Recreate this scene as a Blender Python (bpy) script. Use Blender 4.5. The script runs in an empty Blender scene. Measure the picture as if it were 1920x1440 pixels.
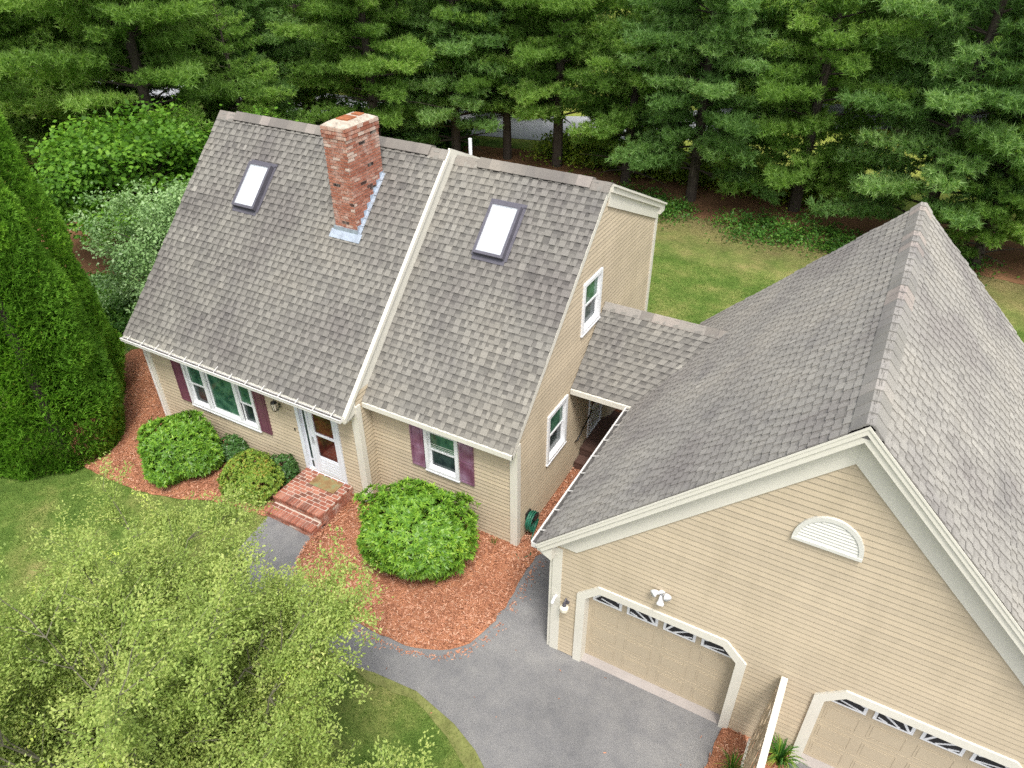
import bpy, bmesh, math, random
import numpy as np
from mathutils import Vector, Matrix

# ------------------------------------------------------------------ camera, world, sun, exposure
SC = bpy.context.scene
COL = SC.collection
F_PX, YAW, PITCH, ROLL = 1367.05, -0.506, -0.610, -0.003
CAM = Vector((16.170, -9.046, 12.302))
cy_, sy_, cp_, sp_ = math.cos(YAW), math.sin(YAW), math.cos(PITCH), math.sin(PITCH)
fwd = Vector((sy_ * cp_, cy_ * cp_, sp_)); rgt = Vector((cy_, -sy_, 0)); up = rgt.cross(fwd)
cr_, sr_ = math.cos(ROLL), math.sin(ROLL)
rgt, up = cr_ * rgt + sr_ * up, -sr_ * rgt + cr_ * up
cd = bpy.data.cameras.new("camera"); cam = bpy.data.objects.new("camera", cd); COL.objects.link(cam)
cam.matrix_world = Matrix(((rgt.x, up.x, -fwd.x, CAM.x), (rgt.y, up.y, -fwd.y, CAM.y), (rgt.z, up.z, -fwd.z, CAM.z), (0, 0, 0, 1)))
cd.sensor_width = 36; cd.lens = F_PX / 1920 * 36; cd.clip_end = 3000
SC.camera = cam
SC.render.resolution_x, SC.render.resolution_y = 1024, 768
SUN_EL, SUN_AZ = 62, 140      # azimuth clockwise from +Y
W = bpy.data.worlds.new("World"); SC.world = W; W.use_nodes = True
wn = W.node_tree; bg = wn.nodes["Background"]
sky = wn.nodes.new("ShaderNodeTexSky"); sky.sky_type = 'NISHITA'; sky.sun_disc = False
sky.sun_elevation = math.radians(SUN_EL); sky.sun_rotation = math.radians(SUN_AZ)
sky.air_density = 1.0; sky.dust_density = 4.0; sky.ozone_density = 1.0
hs = wn.nodes.new("ShaderNodeHueSaturation"); hs.inputs["Saturation"].default_value = 0.30
wn.links.new(sky.outputs[0], hs.inputs["Color"]); wn.links.new(hs.outputs[0], bg.inputs[0])
bg.inputs[1].default_value = 0.15
sl = bpy.data.lights.new("sun", 'SUN'); sl.energy = 1.6; sl.angle = math.radians(14); sl.color = (1, 0.955, 0.88)
so = bpy.data.objects.new("sun", sl); COL.objects.link(so)
e, a = math.radians(SUN_EL), math.radians(SUN_AZ)
sd = Vector((math.sin(a) * math.cos(e), math.cos(a) * math.cos(e), math.sin(e)))
so.rotation_euler = sd.to_track_quat('Z', 'Y').to_euler(); so.location = (0, 0, 40)
SC.view_settings.view_transform = 'Standard'; SC.view_settings.look = 'None'
SC.view_settings.exposure = 0.80; SC.view_settings.gamma = 1
SC.render.engine = 'CYCLES'
SC.cycles.max_bounces = 6; SC.cycles.diffuse_bounces = 3; SC.cycles.transparent_max_bounces = 6
SC.cycles.use_denoising = False

rnd = random.Random(5)
RG = np.random.default_rng(5)

# ------------------------------------------------------------------ materials
def mat(name, base=(.5, .5, .5), rough=.7, spec=.3, metal=0, build=None):
    m = bpy.data.materials.new(name); m.use_nodes = True; nt = m.node_tree; b = nt.nodes["Principled BSDF"]
    b.inputs["Base Color"].default_value = (*base, 1); b.inputs["Roughness"].default_value = rough
    b.inputs["Specular IOR Level"].default_value = spec; b.inputs["Metallic"].default_value = metal
    if build: build(nt, b)
    return m
def N(nt, t, **k):
    n = nt.nodes.new(t)
    for a_, v in k.items(): setattr(n, a_, v)
    return n
def ramp(nt, src, stops):
    r = N(nt, "ShaderNodeValToRGB"); el = r.color_ramp.elements
    el[0].position, el[0].color = stops[0][0], (*stops[0][1], 1)
    el[1].position, el[1].color = stops[-1][0], (*stops[-1][1], 1)
    for p_, c_ in stops[1:-1]:
        x_ = el.new(p_); x_.color = (*c_, 1)
    nt.links.new(src, r.inputs[0]); return r.outputs[0]
def noise(nt, scale, detail=4, rough=.55, vec=None, sx=None):
    n = N(nt, "ShaderNodeTexNoise"); n.inputs["Scale"].default_value = scale; n.inputs["Detail"].default_value = detail
    n.inputs["Roughness"].default_value = rough
    g = N(nt, "ShaderNodeNewGeometry")
    if sx:
        mp = N(nt, "ShaderNodeMapping"); mp.inputs["Scale"].default_value = sx
        nt.links.new(g.outputs["Position"], mp.inputs[0]); nt.links.new(mp.outputs[0], n.inputs["Vector"])
    else: nt.links.new(g.outputs["Position"], n.inputs["Vector"])
    return n.outputs[0]
def mix(nt, fac, a_, b_, mode='MIX'):
    m = N(nt, "ShaderNodeMix", data_type='RGBA', blend_type=mode)
    for s_, i_ in ((fac, 0), (a_, 6), (b_, 7)):
        if isinstance(s_, (int, float)): m.inputs[i_].default_value = s_
        elif isinstance(s_, tuple): m.inputs[i_].default_value = (*s_, 1)
        else: nt.links.new(s_, m.inputs[i_])
    return m.outputs[2]
def attr(nt, name='tint'):
    a_ = N(nt, "ShaderNodeAttribute"); a_.attribute_name = name; return a_.outputs["Fac"]
def bump(nt, b, h, strength=.3, dist=.01):
    n = N(nt, "ShaderNodeBump"); n.inputs["Strength"].default_value = strength; n.inputs["Distance"].default_value = dist
    nt.links.new(h, n.inputs["Height"]); nt.links.new(n.outputs[0], b.inputs["Normal"])

def weathered(c, amt=.12, sc=1.3, fine=25):
    def f(nt, b):
        lo = tuple(x * (1 - amt) for x in c); hi = tuple(min(1, x * (1 + amt * .6)) for x in c)
        c1 = ramp(nt, noise(nt, sc, 5), [(.3, lo), (.7, hi)])
        c2 = mix(nt, .35, c1, ramp(nt, noise(nt, fine, 3), [(.35, lo), (.65, hi)]))
        nt.links.new(c2, b.inputs["Base Color"])
    return f
def shingle_build(stops):
    def f(nt, b):
        c1 = ramp(nt, attr(nt), stops)
        big = ramp(nt, noise(nt, .45, 5, .6), [(.32, (.80, .78, .81)), (.5, (1, 1, 1)), (.70, (1.16, 1.14, 1.10))])
        c2 = mix(nt, 1.0, c1, big, 'MULTIPLY')
        gr = ramp(nt, noise(nt, 90, 2, .6), [(.3, (.72, .72, .72)), (.7, (1.28, 1.28, 1.28))])
        c3 = mix(nt, 1.0, c2, gr, 'MULTIPLY')
        st = ramp(nt, noise(nt, 1.6, 4, .65, sx=(1, .35, .35)), [(.52, (1, 1, 1)), (.74, (.72, .72, .76))])
        c4 = mix(nt, .8, c3, mix(nt, 1.0, c3, st, 'MULTIPLY'))
        c4 = mix(nt, 1.0, c4, (.985, 1.005, .985), 'MULTIPLY')
        nt.links.new(c4, b.inputs["Base Color"])
        bump(nt, b, noise(nt, 140, 2), .5, .004)
    return f
def cracked(nt, v, col, dark, scale=1):
    vo = N(nt, "ShaderNodeTexVoronoi", feature='DISTANCE_TO_EDGE'); vo.inputs["Scale"].default_value = scale
    return vo
def asphalt_build(nt, b):
    base = ramp(nt, noise(nt, .55, 6, .6), [(.3, (.152, .153, .156)), (.5, (.188, .188, .190)), (.72, (.240, .238, .234))])
    ag = ramp(nt, noise(nt, 60, 3, .7), [(.32, (.72, .72, .73)), (.5, (1, 1, 1)), (.68, (1.35, 1.33, 1.3))])
    c = mix(nt, 1.0, base, ag, 'MULTIPLY')
    md = ramp(nt, noise(nt, 3.2, 5, .7), [(.35, (.88, .88, .9)), (.65, (1.08, 1.07, 1.06))])
    c = mix(nt, 1.0, c, md, 'MULTIPLY')
    nt.links.new(c, b.inputs["Base Color"]); bump(nt, b, noise(nt, 90, 3), .6, .008)
def mulch_build(nt, b):
    c1 = ramp(nt, noise(nt, 38, 3, .7, sx=(1, 1.6, 1)), [(.3, (.19, .075, .042)), (.5, (.40, .178, .098)), (.68, (.58, .32, .20))])
    c2 = ramp(nt, noise(nt, 1.1, 4), [(.35, (.72, .66, .66)), (.65, (1.12, 1.08, 1.05))])
    nt.links.new(mix(nt, 1.0, c1, c2, 'MULTIPLY'), b.inputs["Base Color"]); bump(nt, b, noise(nt, 45, 3), .9, .03)
def grass_build(dry=0.0, bright=1.0):
    def f(nt, b):
        k = bright
        c1 = ramp(nt, noise(nt, .55, 6, .65), [(.30, (.055 * k, .100 * k, .020 * k)), (.46, (.098 * k, .158 * k, .034 * k)), (.58, (.165 * k, .200 * k, .058 * k)), (.72, (.25 * k, .235 * k, .095 * k))])
        c2 = ramp(nt, noise(nt, 30, 4, .75), [(.3, (.55, .6, .5)), (.5, (1, 1, 1)), (.7, (1.45, 1.35, 1.3))])
        c = mix(nt, 1.0, c1, c2, 'MULTIPLY')
        c3 = ramp(nt, noise(nt, 4.5, 4, .7), [(.35, (.8, .85, .75)), (.65, (1.15, 1.1, 1.1))])
        c = mix(nt, 1.0, c, c3, 'MULTIPLY')
        g = N(nt, "ShaderNodeNewGeometry"); sx = N(nt, "ShaderNodeSeparateXYZ"); nt.links.new(g.outputs["Position"], sx.inputs[0])
        ad = N(nt, "ShaderNodeMath", operation='MULTIPLY_ADD'); nt.links.new(noise(nt, .8, 5, .6), ad.inputs[0]); ad.inputs[1].default_value = 6.0; nt.links.new(sx.outputs[1], ad.inputs[2])
        mr = N(nt, "ShaderNodeMapRange"); nt.links.new(ad.outputs[0], mr.inputs[0]); mr.inputs[1].default_value = 19.5; mr.inputs[2].default_value = 23.5; mr.inputs[3].default_value = 0; mr.inputs[4].default_value = .62
        m2 = N(nt, "ShaderNodeMath", operation='LESS_THAN'); nt.links.new(sx.outputs[1], m2.inputs[0]); m2.inputs[1].default_value = 24
        m3 = N(nt, "ShaderNodeMath", operation='MULTIPLY'); nt.links.new(mr.outputs[0], m3.inputs[0]); nt.links.new(m2.outputs[0], m3.inputs[1])
        c = mix(nt, m3.outputs[0], c, ramp(nt, noise(nt, 9, 4), [(.3, (.16, .095, .05)), (.7, (.27, .19, .11))]))
        mf = N(nt, "ShaderNodeMapRange"); nt.links.new(ad.outputs[0], mf.inputs[0]); mf.inputs[1].default_value = 29; mf.inputs[2].default_value = 32; mf.inputs[4].default_value = .75
        c = mix(nt, mf.outputs[0], c, ramp(nt, noise(nt, .35, 5), [(.35, (.26, .34, .055)), (.65, (.44, .45, .11))]))
        nt.links.new(c, b.inputs["Base Color"]); bump(nt, b, noise(nt, 45, 4), .9, .04)
    return f
def leaf_mat(name, stops, trans=.3, rough=.5, spec=.25):
    m = bpy.data.materials.new(name); m.use_nodes = True; nt = m.node_tree; b = nt.nodes["Principled BSDF"]
    b.inputs["Roughness"].default_value = rough; b.inputs["Specular IOR Level"].default_value = spec
    c = ramp(nt, attr(nt), stops); nt.links.new(c, b.inputs["Base Color"])
    t = N(nt, "ShaderNodeBsdfTranslucent")
    br = mix(nt, 1.0, c, (1.5, 1.5, .95), 'MULTIPLY'); nt.links.new(br, t.inputs[0])
    ms = N(nt, "ShaderNodeMixShader"); ms.inputs[0].default_value = trans
    nt.links.new(b.outputs[0], ms.inputs[1]); nt.links.new(t.outputs[0], ms.inputs[2])
    nt.links.new(ms.outputs[0], nt.nodes["Material Output"].inputs[0])
    return m
def brick_build(stops, salt=.5):
    def f(nt, b):
        c1 = ramp(nt, attr(nt), stops)
        c2 = ramp(nt, noise(nt, 30, 4, .7), [(.3, (.72, .7, .7)), (.7, (1.25, 1.2, 1.15))])
        c = mix(nt, 1.0, c1, c2, 'MULTIPLY')
        w = ramp(nt, noise(nt, 3.5, 5, .7), [(.50, (0, 0, 0)), (.68, (salt, salt, salt))])
        c = mix(nt, w, c, (.62, .54, .48))
        nt.links.new(c, b.inputs["Base Color"]); bump(nt, b, noise(nt, 60, 3), .5, .006)
    return f
def pane_build(c1, c2, sc=1.5):
    def f(nt, b):
        nt.links.new(ramp(nt, noise(nt, sc, 2), [(.35, c1), (.65, c2)]), b.inputs["Base Color"])
    return f

M = {}
M['siding'] = mat('siding_paint', rough=.6, build=weathered((.505, .415, .295), .06, .8, 9))
def siding_build(nt, b):
    c = ramp(nt, noise(nt, .8, 5), [(.3, (.490, .412, .298)), (.7, (.535, .450, .328))])
    c = mix(nt, 1.0, c, ramp(nt, attr(nt), [(0, (.93, .93, .935)), (1, (1.05, 1.045, 1.04))]), 'MULTIPLY')
    c = mix(nt, 1.0, c, ramp(nt, noise(nt, 2.2, 5, .7, sx=(1, 1, .25)), [(.30, (.90, .90, .89)), (.55, (1, 1, 1))]), 'MULTIPLY')
    nt.links.new(c, b.inputs["Base Color"])
M['siding'] = mat('siding_paint_boards', rough=.6, build=siding_build)
M['trim'] = mat('cream_trim_paint', rough=.5, build=weathered((.70, .675, .595), .06, 1.4, 14))
M['white'] = mat('white_vinyl', rough=.35, build=weathered((.80, .81, .83), .05, 2))
M['white_door'] = mat('white_enamel', rough=.3, build=weathered((.74, .78, .84), .05, 2))
M['gutter'] = mat('gutter_paint', rough=.4, build=weathered((.68, .665, .64), .10, 5))
M['gdoor'] = mat('garage_door_paint', rough=.5, build=weathered((.475, .400, .288), .06, .9, 7))
M['shutter'] = mat('maroon_paint', rough=.36, spec=.5, build=weathered((.165, .062, .092), .18, 2.5))
M['shutter_faded'] = mat('faded_maroon_paint', rough=.36, spec=.5, build=lambda nt, b: nt.links.new(ramp(nt, noise(nt, 2.6, 2), [(.40, (.17, .065, .11)), (.56, (.25, .13, .20)), (.68, (.36, .24, .34))]), b.inputs["Base Color"]))
M['vent'] = mat('vent_paint', rough=.5, build=weathered((.66, .655, .60), .06, 2))
M['debris'] = mat('gutter_grit', rough=1, spec=.05, build=weathered((.10, .095, .09), .35, 6, 50))
M['black'] = mat('black_metal', (.02, .02, .02), .4, .5)
M['dark'] = mat('flat_black', (.012, .012, .014), .9, .1)
M['bronze'] = mat('bronze_flashing', rough=.4, metal=.3, build=weathered((.13, .125, .15), .2, 6))
M['lead'] = mat('lead_flashing', rough=.45, metal=.35, build=weathered((.42, .48, .56), .35, 7, 30))
M['galv'] = mat('galvanised', (.55, .57, .6), .4, .5, .6)
M['green_pane'] = mat('painted_reflection_glass', rough=.06, spec=.6, build=pane_build((.020, .075, .05), (.085, .21, .13), 4.5))  # mottled green base colour paints in the reflected trees and lawn
M['dark_pane'] = mat('screened_glass', rough=.15, spec=.5, build=pane_build((.012, .02, .025), (.04, .07, .065), 3))
M['black_pane'] = mat('dark_glass', rough=.08, spec=.5, build=pane_build((.006, .006, .008), (.02, .02, .024), 3))
M['door_pane'] = mat('storm_glass', rough=.05, spec=.6, build=pane_build((.035, .010, .010), (.12, .028, .018), 2.5))
M['sky_pane'] = mat('skylight_glass', rough=.18, spec=.6, build=pane_build((.40, .44, .50), (.64, .67, .71), 1.1))
M['blind'] = mat('pale_blind', (.62, .64, .60), .6)
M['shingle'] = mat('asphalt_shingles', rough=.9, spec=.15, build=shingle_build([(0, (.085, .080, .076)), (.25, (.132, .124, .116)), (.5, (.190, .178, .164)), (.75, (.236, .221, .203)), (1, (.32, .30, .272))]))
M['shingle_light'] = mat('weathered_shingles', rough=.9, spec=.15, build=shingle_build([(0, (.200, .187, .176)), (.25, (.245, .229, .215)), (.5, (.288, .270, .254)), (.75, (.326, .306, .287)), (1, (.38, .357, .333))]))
M['cap'] = mat('ridge_cap_shingles', rough=.9, spec=.15, build=shingle_build([(0, (.17, .155, .145)), (.4, (.24, .215, .195)), (.7, (.265, .245, .228)), (1, (.285, .248, .228))]))
M['cap_light'] = mat('weathered_ridge_caps', rough=.9, spec=.15, build=shingle_build([(0, (.235, .222, .21)), (.4, (.275, .258, .245)), (.75, (.31, .29, .275)), (1, (.335, .29, .268))]))
M['fascia_dark'] = mat('drip_edge', (.07, .07, .075), .7)
M['asphalt'] = mat('asphalt', rough=.9, spec=.2, build=asphalt_build)
M['mulch'] = mat('bark_mulch', rough=.95, spec=.1, build=mulch_build)
M['chip'] = mat('mulch_chips', rough=.95, spec=.1, build=lambda nt, b: nt.links.new(ramp(nt, attr(nt), [(0, (.18, .075, .045)), (.35, (.36, .155, .090)), (.7, (.47, .225, .14)), (1, (.60, .37, .26))]), b.inputs["Base Color"]))
M['grass'] = mat('lawn_grass', rough=.9, spec=.1, build=grass_build(bright=1.15))
M['litter'] = mat('pine_litter', rough=1, spec=.05, build=weathered((.215, .115, .062), .45, .8, 14))
M['dirt'] = mat('bare_lawn_edge', rough=1, spec=.05, build=weathered((.20, .215, .075), .4, 4, 18))
M['road'] = mat('road_surface', rough=.9, spec=.2, build=weathered((.36, .37, .40), .12, .4, 30))
M['concrete'] = mat('concrete', rough=.85, spec=.2, build=weathered((.36, .33, .315), .15, 2, 30))
M['brick'] = mat('red_brick', rough=.85, spec=.2, build=brick_build([(0, (.035, .025, .024)), (.08, (.10, .05, .04)), (.12, (.28, .105, .07)), (.5, (.37, .15, .10)), (.85, (.42, .20, .145)), (.93, (.48, .32, .26)), (1, (.56, .45, .39))]))
M['paver'] = mat('paver_brick', rough=.85, spec=.2, build=brick_build([(0, (.16, .075, .055)), (.3, (.26, .095, .065)), (.7, (.34, .13, .088)), (1, (.40, .18, .125))], .12))
M['mortar'] = mat('mortar', rough=.95, spec=.1, build=weathered((.58, .48, .41), .2, 5, 40))
M['crown_mortar'] = mat('chimney_wash', rough=.95, spec=.1, build=weathered((.47, .41, .34), .45, 7, 25))
M['rust'] = mat('rusty_flue', rough=.8, build=weathered((.34, .12, .05), .45, 9, 30))
M['jute'] = mat('worn_doormat', rough=1, spec=.05, build=lambda nt, b: nt.links.new(ramp(nt, noise(nt, 5, 3), [(.35, (.21, .125, .065)), (.5, (.27, .19, .09)), (.66, (.20, .24, .13))]), b.inputs["Base Color"]))
M['deck'] = mat('stained_deck', rough=.7, build=weathered((.105, .060, .048), .2, 3, 20))
M['bark'] = mat('tree_bark', rough=.95, spec=.1, build=weathered((.085, .07, .058), .4, 3, 18))
M['twig'] = mat('grey_twigs', rough=.9, spec=.1, build=weathered((.15, .145, .10), .3, 4, 20))
M['wood'] = mat('weathered_lattice', rough=.9, build=weathered((.48, .38, .26), .3, 4, 25))
M['hose'] = mat('green_hose', rough=.35, spec=.5, build=weathered((.025, .16, .10), .3, 12))
M['brass'] = mat('brass_number', (.12, .075, .02), .5)
M['lampglass'] = mat('frosted_glass', (.85, .80, .66), .3, .5)
M['pine'] = leaf_mat('pine_needles', [(0, (.070, .140, .028)), (.4, (.155, .280, .055)), (.75, (.275, .425, .100)), (1, (.42, .56, .17))], .5)
M['pine_blue'] = leaf_mat('blue_pine_needles', [(0, (.070, .140, .040)), (.4, (.150, .280, .080)), (.75, (.265, .415, .14)), (1, (.40, .54, .22))], .5)
M['rhodo'] = leaf_mat('rhododendron_leaves', [(0, (.04, .11, .014)), (.5, (.125, .275, .028)), (.8, (.25, .43, .045)), (1, (.42, .58, .07))], .25, .4, .35)
M['rhodo_dark'] = leaf_mat('dark_shrub_leaves', [(0, (.025, .07, .018)), (.6, (.07, .17, .038)), (1, (.15, .27, .06))], .2, .4, .4)
M['azalea'] = leaf_mat('azalea_leaves', [(0, (.06, .13, .02)), (.45, (.17, .29, .038)), (.7, (.31, .38, .06)), (.86, (.40, .26, .06)), (1, (.42, .12, .06))], .25)
M['arbor'] = leaf_mat('arborvitae_sprays', [(0, (.065, .165, .020)), (.45, (.165, .350, .040)), (.8, (.29, .51, .062)), (.97, (.42, .50, .07)), (1, (.30, .20, .06))], .45, .6, .15)
M['maple'] = leaf_mat('maple_leaves', [(0, (.035, .095, .010)), (.5, (.095, .225, .022)), (.85, (.18, .35, .035)), (1, (.30, .47, .06))], .35)
M['lilac'] = leaf_mat('lilac_leaves', [(0, (.09, .175, .055)), (.5, (.205, .345, .125)), (.85, (.33, .48, .21)), (1, (.46, .60, .31))], .25, .4, .4)
M['locust'] = leaf_mat('young_tree_leaves', [(0, (.15, .23, .048)), (.4, (.295, .390, .096)), (.75, (.44, .505, .155)), (.92, (.52, .53, .20)), (1, (.60, .74, .14))], .3, .5, .2)
M['under'] = leaf_mat('undergrowth_leaves', [(0, (.025, .08, .012)), (.5, (.065, .17, .025)), (.85, (.14, .27, .04)), (1, (.28, .36, .05))], .3)
M['brush'] = leaf_mat('brush_leaves', [(0, (.06, .13, .015)), (.5, (.19, .29, .03)), (1, (.46, .50, .07))], .35)
M['blade'] = leaf_mat('strap_leaves', [(0, (.03, .11, .02)), (.6, (.09, .22, .03)), (1, (.30, .38, .06))], .3)
M['blade_grass'] = leaf_mat('grass_blades', [(0, (.045, .10, .016)), (.5, (.105, .18, .032)), (.85, (.20, .24, .06)), (1, (.32, .30, .11))], .3, .8, .1)

# ------------------------------------------------------------------ mesh helpers
Z = Vector((0, 0, 1))
class MB:
    def __init__(s): s.v, s.f, s.t = [], [], []
    def face(s, pts, t=.5):
        i = len(s.v); s.v += [tuple(p) for p in pts]; s.f.append(tuple(range(i, i + len(pts)))); s.t.append(t)
    def box3(s, o, ax, ay, az, t=.5):
        o, ax, ay, az = Vector(o), Vector(ax), Vector(ay), Vector(az)
        if ax.cross(ay).dot(az) < 0: ax, ay = ay, ax
        i = len(s.v)
        s.v += [tuple(o + ax * a_ + ay * b_ + az * c_) for c_ in (0, 1) for a_, b_ in ((0, 0), (1, 0), (1, 1), (0, 1))]
        s.f += [(i, i + 3, i + 2, i + 1), (i + 4, i + 5, i + 6, i + 7), (i, i + 1, i + 5, i + 4), (i + 1, i + 2, i + 6, i + 5), (i + 2, i + 3, i + 7, i + 6), (i + 3, i, i + 4, i + 7)]
        s.t += [t] * 6
    def box(s, x0, x1, y0, y1, z0, z1, t=.5): s.box3((x0, y0, z0), (x1 - x0, 0, 0), (0, y1 - y0, 0), (0, 0, z1 - z0), t)
    def tube(s, pts, rad, k=8, t=.5, cap=True):
        pts = [Vector(p) for p in pts]; rad = rad if hasattr(rad, '__len__') else [rad] * len(pts)
        i0 = len(s.v); prev = None
        for j, p in enumerate(pts):
            d = (pts[min(j + 1, len(pts) - 1)] - pts[max(j - 1, 0)]).normalized()
            if prev is None: u_ = d.cross(Vector((0, 0, 1)) if abs(d.z) < .9 else Vector((1, 0, 0))).normalized()
            else: u_ = (prev - d * prev.dot(d)).normalized()
            prev = u_; w_ = d.cross(u_)
            for q_ in range(k):
                an = 2 * math.pi * q_ / k; s.v.append(tuple(p + (u_ * math.cos(an) + w_ * math.sin(an)) * rad[j]))
        for j in range(len(pts) - 1):
            for q_ in range(k):
                a_, b_ = i0 + j * k + q_, i0 + j * k + (q_ + 1) % k
                s.f.append((a_, b_, b_ + k, a_ + k)); s.t.append(t)
        if cap:
            s.f.append(tuple(i0 + q_ for q_ in reversed(range(k)))); s.f.append(tuple(i0 + (len(pts) - 1) * k + q_ for q_ in range(k))); s.t += [t, t]
    def build(s, name, m, parent=None, smooth=False, bevel=0):
        me = bpy.data.meshes.new(name); me.from_pydata(s.v, [], s.f); me.materials.append(m)
        at = me.attributes.new('tint', 'FLOAT', 'FACE'); at.data.foreach_set('value', np.array(s.t, dtype=np.float32))
        me.update()
        bm = bmesh.new(); bm.from_mesh(me); bmesh.ops.remove_doubles(bm, verts=bm.verts, dist=1e-5) if smooth else None
        bmesh.ops.recalc_face_normals(bm, faces=bm.faces) if smooth else None
        bm.to_mesh(me); bm.free()
        if smooth: me.polygons.foreach_set('use_smooth', [True] * len(me.polygons))
        o = bpy.data.objects.new(name, me); COL.objects.link(o)
        if bevel:
            b_ = o.modifiers.new('bevel', 'BEVEL'); b_.width = bevel; b_.segments = 2; b_.limit_method = 'ANGLE'
        if parent is not None:
            o.parent = parent
            o.matrix_parent_inverse = Matrix.Translation(parent.location).inverted()
        return o
class FR:
    """wall frame: s along u, z up, d outwards along n"""
    def __init__(s, o, u, n): s.o, s.u, s.n = Vector(o), Vector(u), Vector(n)
    def p(s, a_, z_, d=0): return s.o + s.u * a_ + Z * z_ + s.n * d
    def box(s, mb, a0, a1, z0, z1, d0, d1, t=.5): mb.box3(s.p(a0, z0, d0), s.u * (a1 - a0), Z * (z1 - z0), s.n * (d1 - d0), t)
    def prism(s, mb, poly, d0, d1, t=.5):
        A = [s.p(x, y, d1) for x, y in poly]; B = [s.p(x, y, d0) for x, y in poly]
        ar = sum(poly[i][0] * poly[(i + 1) % len(poly)][1] - poly[(i + 1) % len(poly)][0] * poly[i][1] for i in range(len(poly)))
        flip = (ar > 0) != (s.u.cross(Z).dot(s.n) > 0)
        if flip: A, B = A[::-1], B[::-1]
        mb.face(A, t); mb.face(B[::-1], t)
        for i in range(len(A)):
            j = (i + 1) % len(A); mb.face([A[i], B[i], B[j], A[j]], t)
    def band(s, mb, line, width, d0, d1, t=.5):
        """board following a polyline, lying on its right-hand (lower) side by `width`, mitred"""
        def off(i):
            P = Vector(line[i]).to_2d() if False else Vector(line[i])
            ds = []
            if i > 0: ds.append((Vector(line[i]) - Vector(line[i - 1])).normalized())
            if i < len(line) - 1: ds.append((Vector(line[i + 1]) - Vector(line[i])).normalized())
            ns = [Vector((d_.y, -d_.x)) for d_ in ds]
            n_ = sum(ns, Vector((0, 0))) / len(ns); n_ = n_ / n_.length_squared if n_.length > 0 else n_
            return P + n_ * width
        for i in range(len(line) - 1):
            a_, b_ = line[i], line[i + 1]; c_, d_ = off(i + 1), off(i)
            s.prism(mb, [a_, b_, (c_.x, c_.y), (d_.x, d_.y)], d0, d1, t)
def clap(mb, F, breaks, iv, e=.105, out=.034):
    """clapboards: iv(z, side) -> list of (s0,s1); side +1 just above z, -1 just below"""
    z0 = breaks[0]; zs = []
    z_ = z0
    while z_ < breaks[-1] - 1e-6:
        zn = z_ + e; zs.append((z_, min(zn, breaks[-1]))); z_ = zn
    rb = random.Random(len(zs))
    for a_, b_ in zs:
        bt = rb.random()
        cuts = [a_] + [k for k in breaks if a_ + 1e-4 < k < b_ - 1e-4] + [b_]
        for c_, d_ in zip(cuts, cuts[1:]):
            o0 = out * (1 - (c_ - a_) / e); o1 = out * (1 - (d_ - a_) / e)
            for (p0, p1), (q0, q1) in zip(iv(c_, 1), iv(d_, -1)):
                mb.face([F.p(p0, c_, o0), F.p(p1, c_, o0), F.p(q1, d_, o1), F.p(q0, d_, o1)] if F.u.cross(Z).dot(F.n) > 0 else [F.p(p1, c_, o0), F.p(p0, c_, o0), F.p(q0, d_, o1), F.p(q1, d_, o1)], bt)
                if c_ == a_: mb.face([F.p(p0, c_, 0), F.p(p1, c_, 0), F.p(p1, c_, o0), F.p(p0, c_, o0)], bt)
def tag(o, label, cat, group=None, kind=None):
    if label: o['label'] = label
    if cat: o['category'] = cat
    if group: o['group'] = group
    if kind: o['kind'] = kind
    return o
def empty(name, loc, label, cat, group=None):
    o = bpy.data.objects.new(name, None); COL.objects.link(o); o.location = loc; o.empty_display_size = .3
    return tag(o, label, cat, group)
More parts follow.
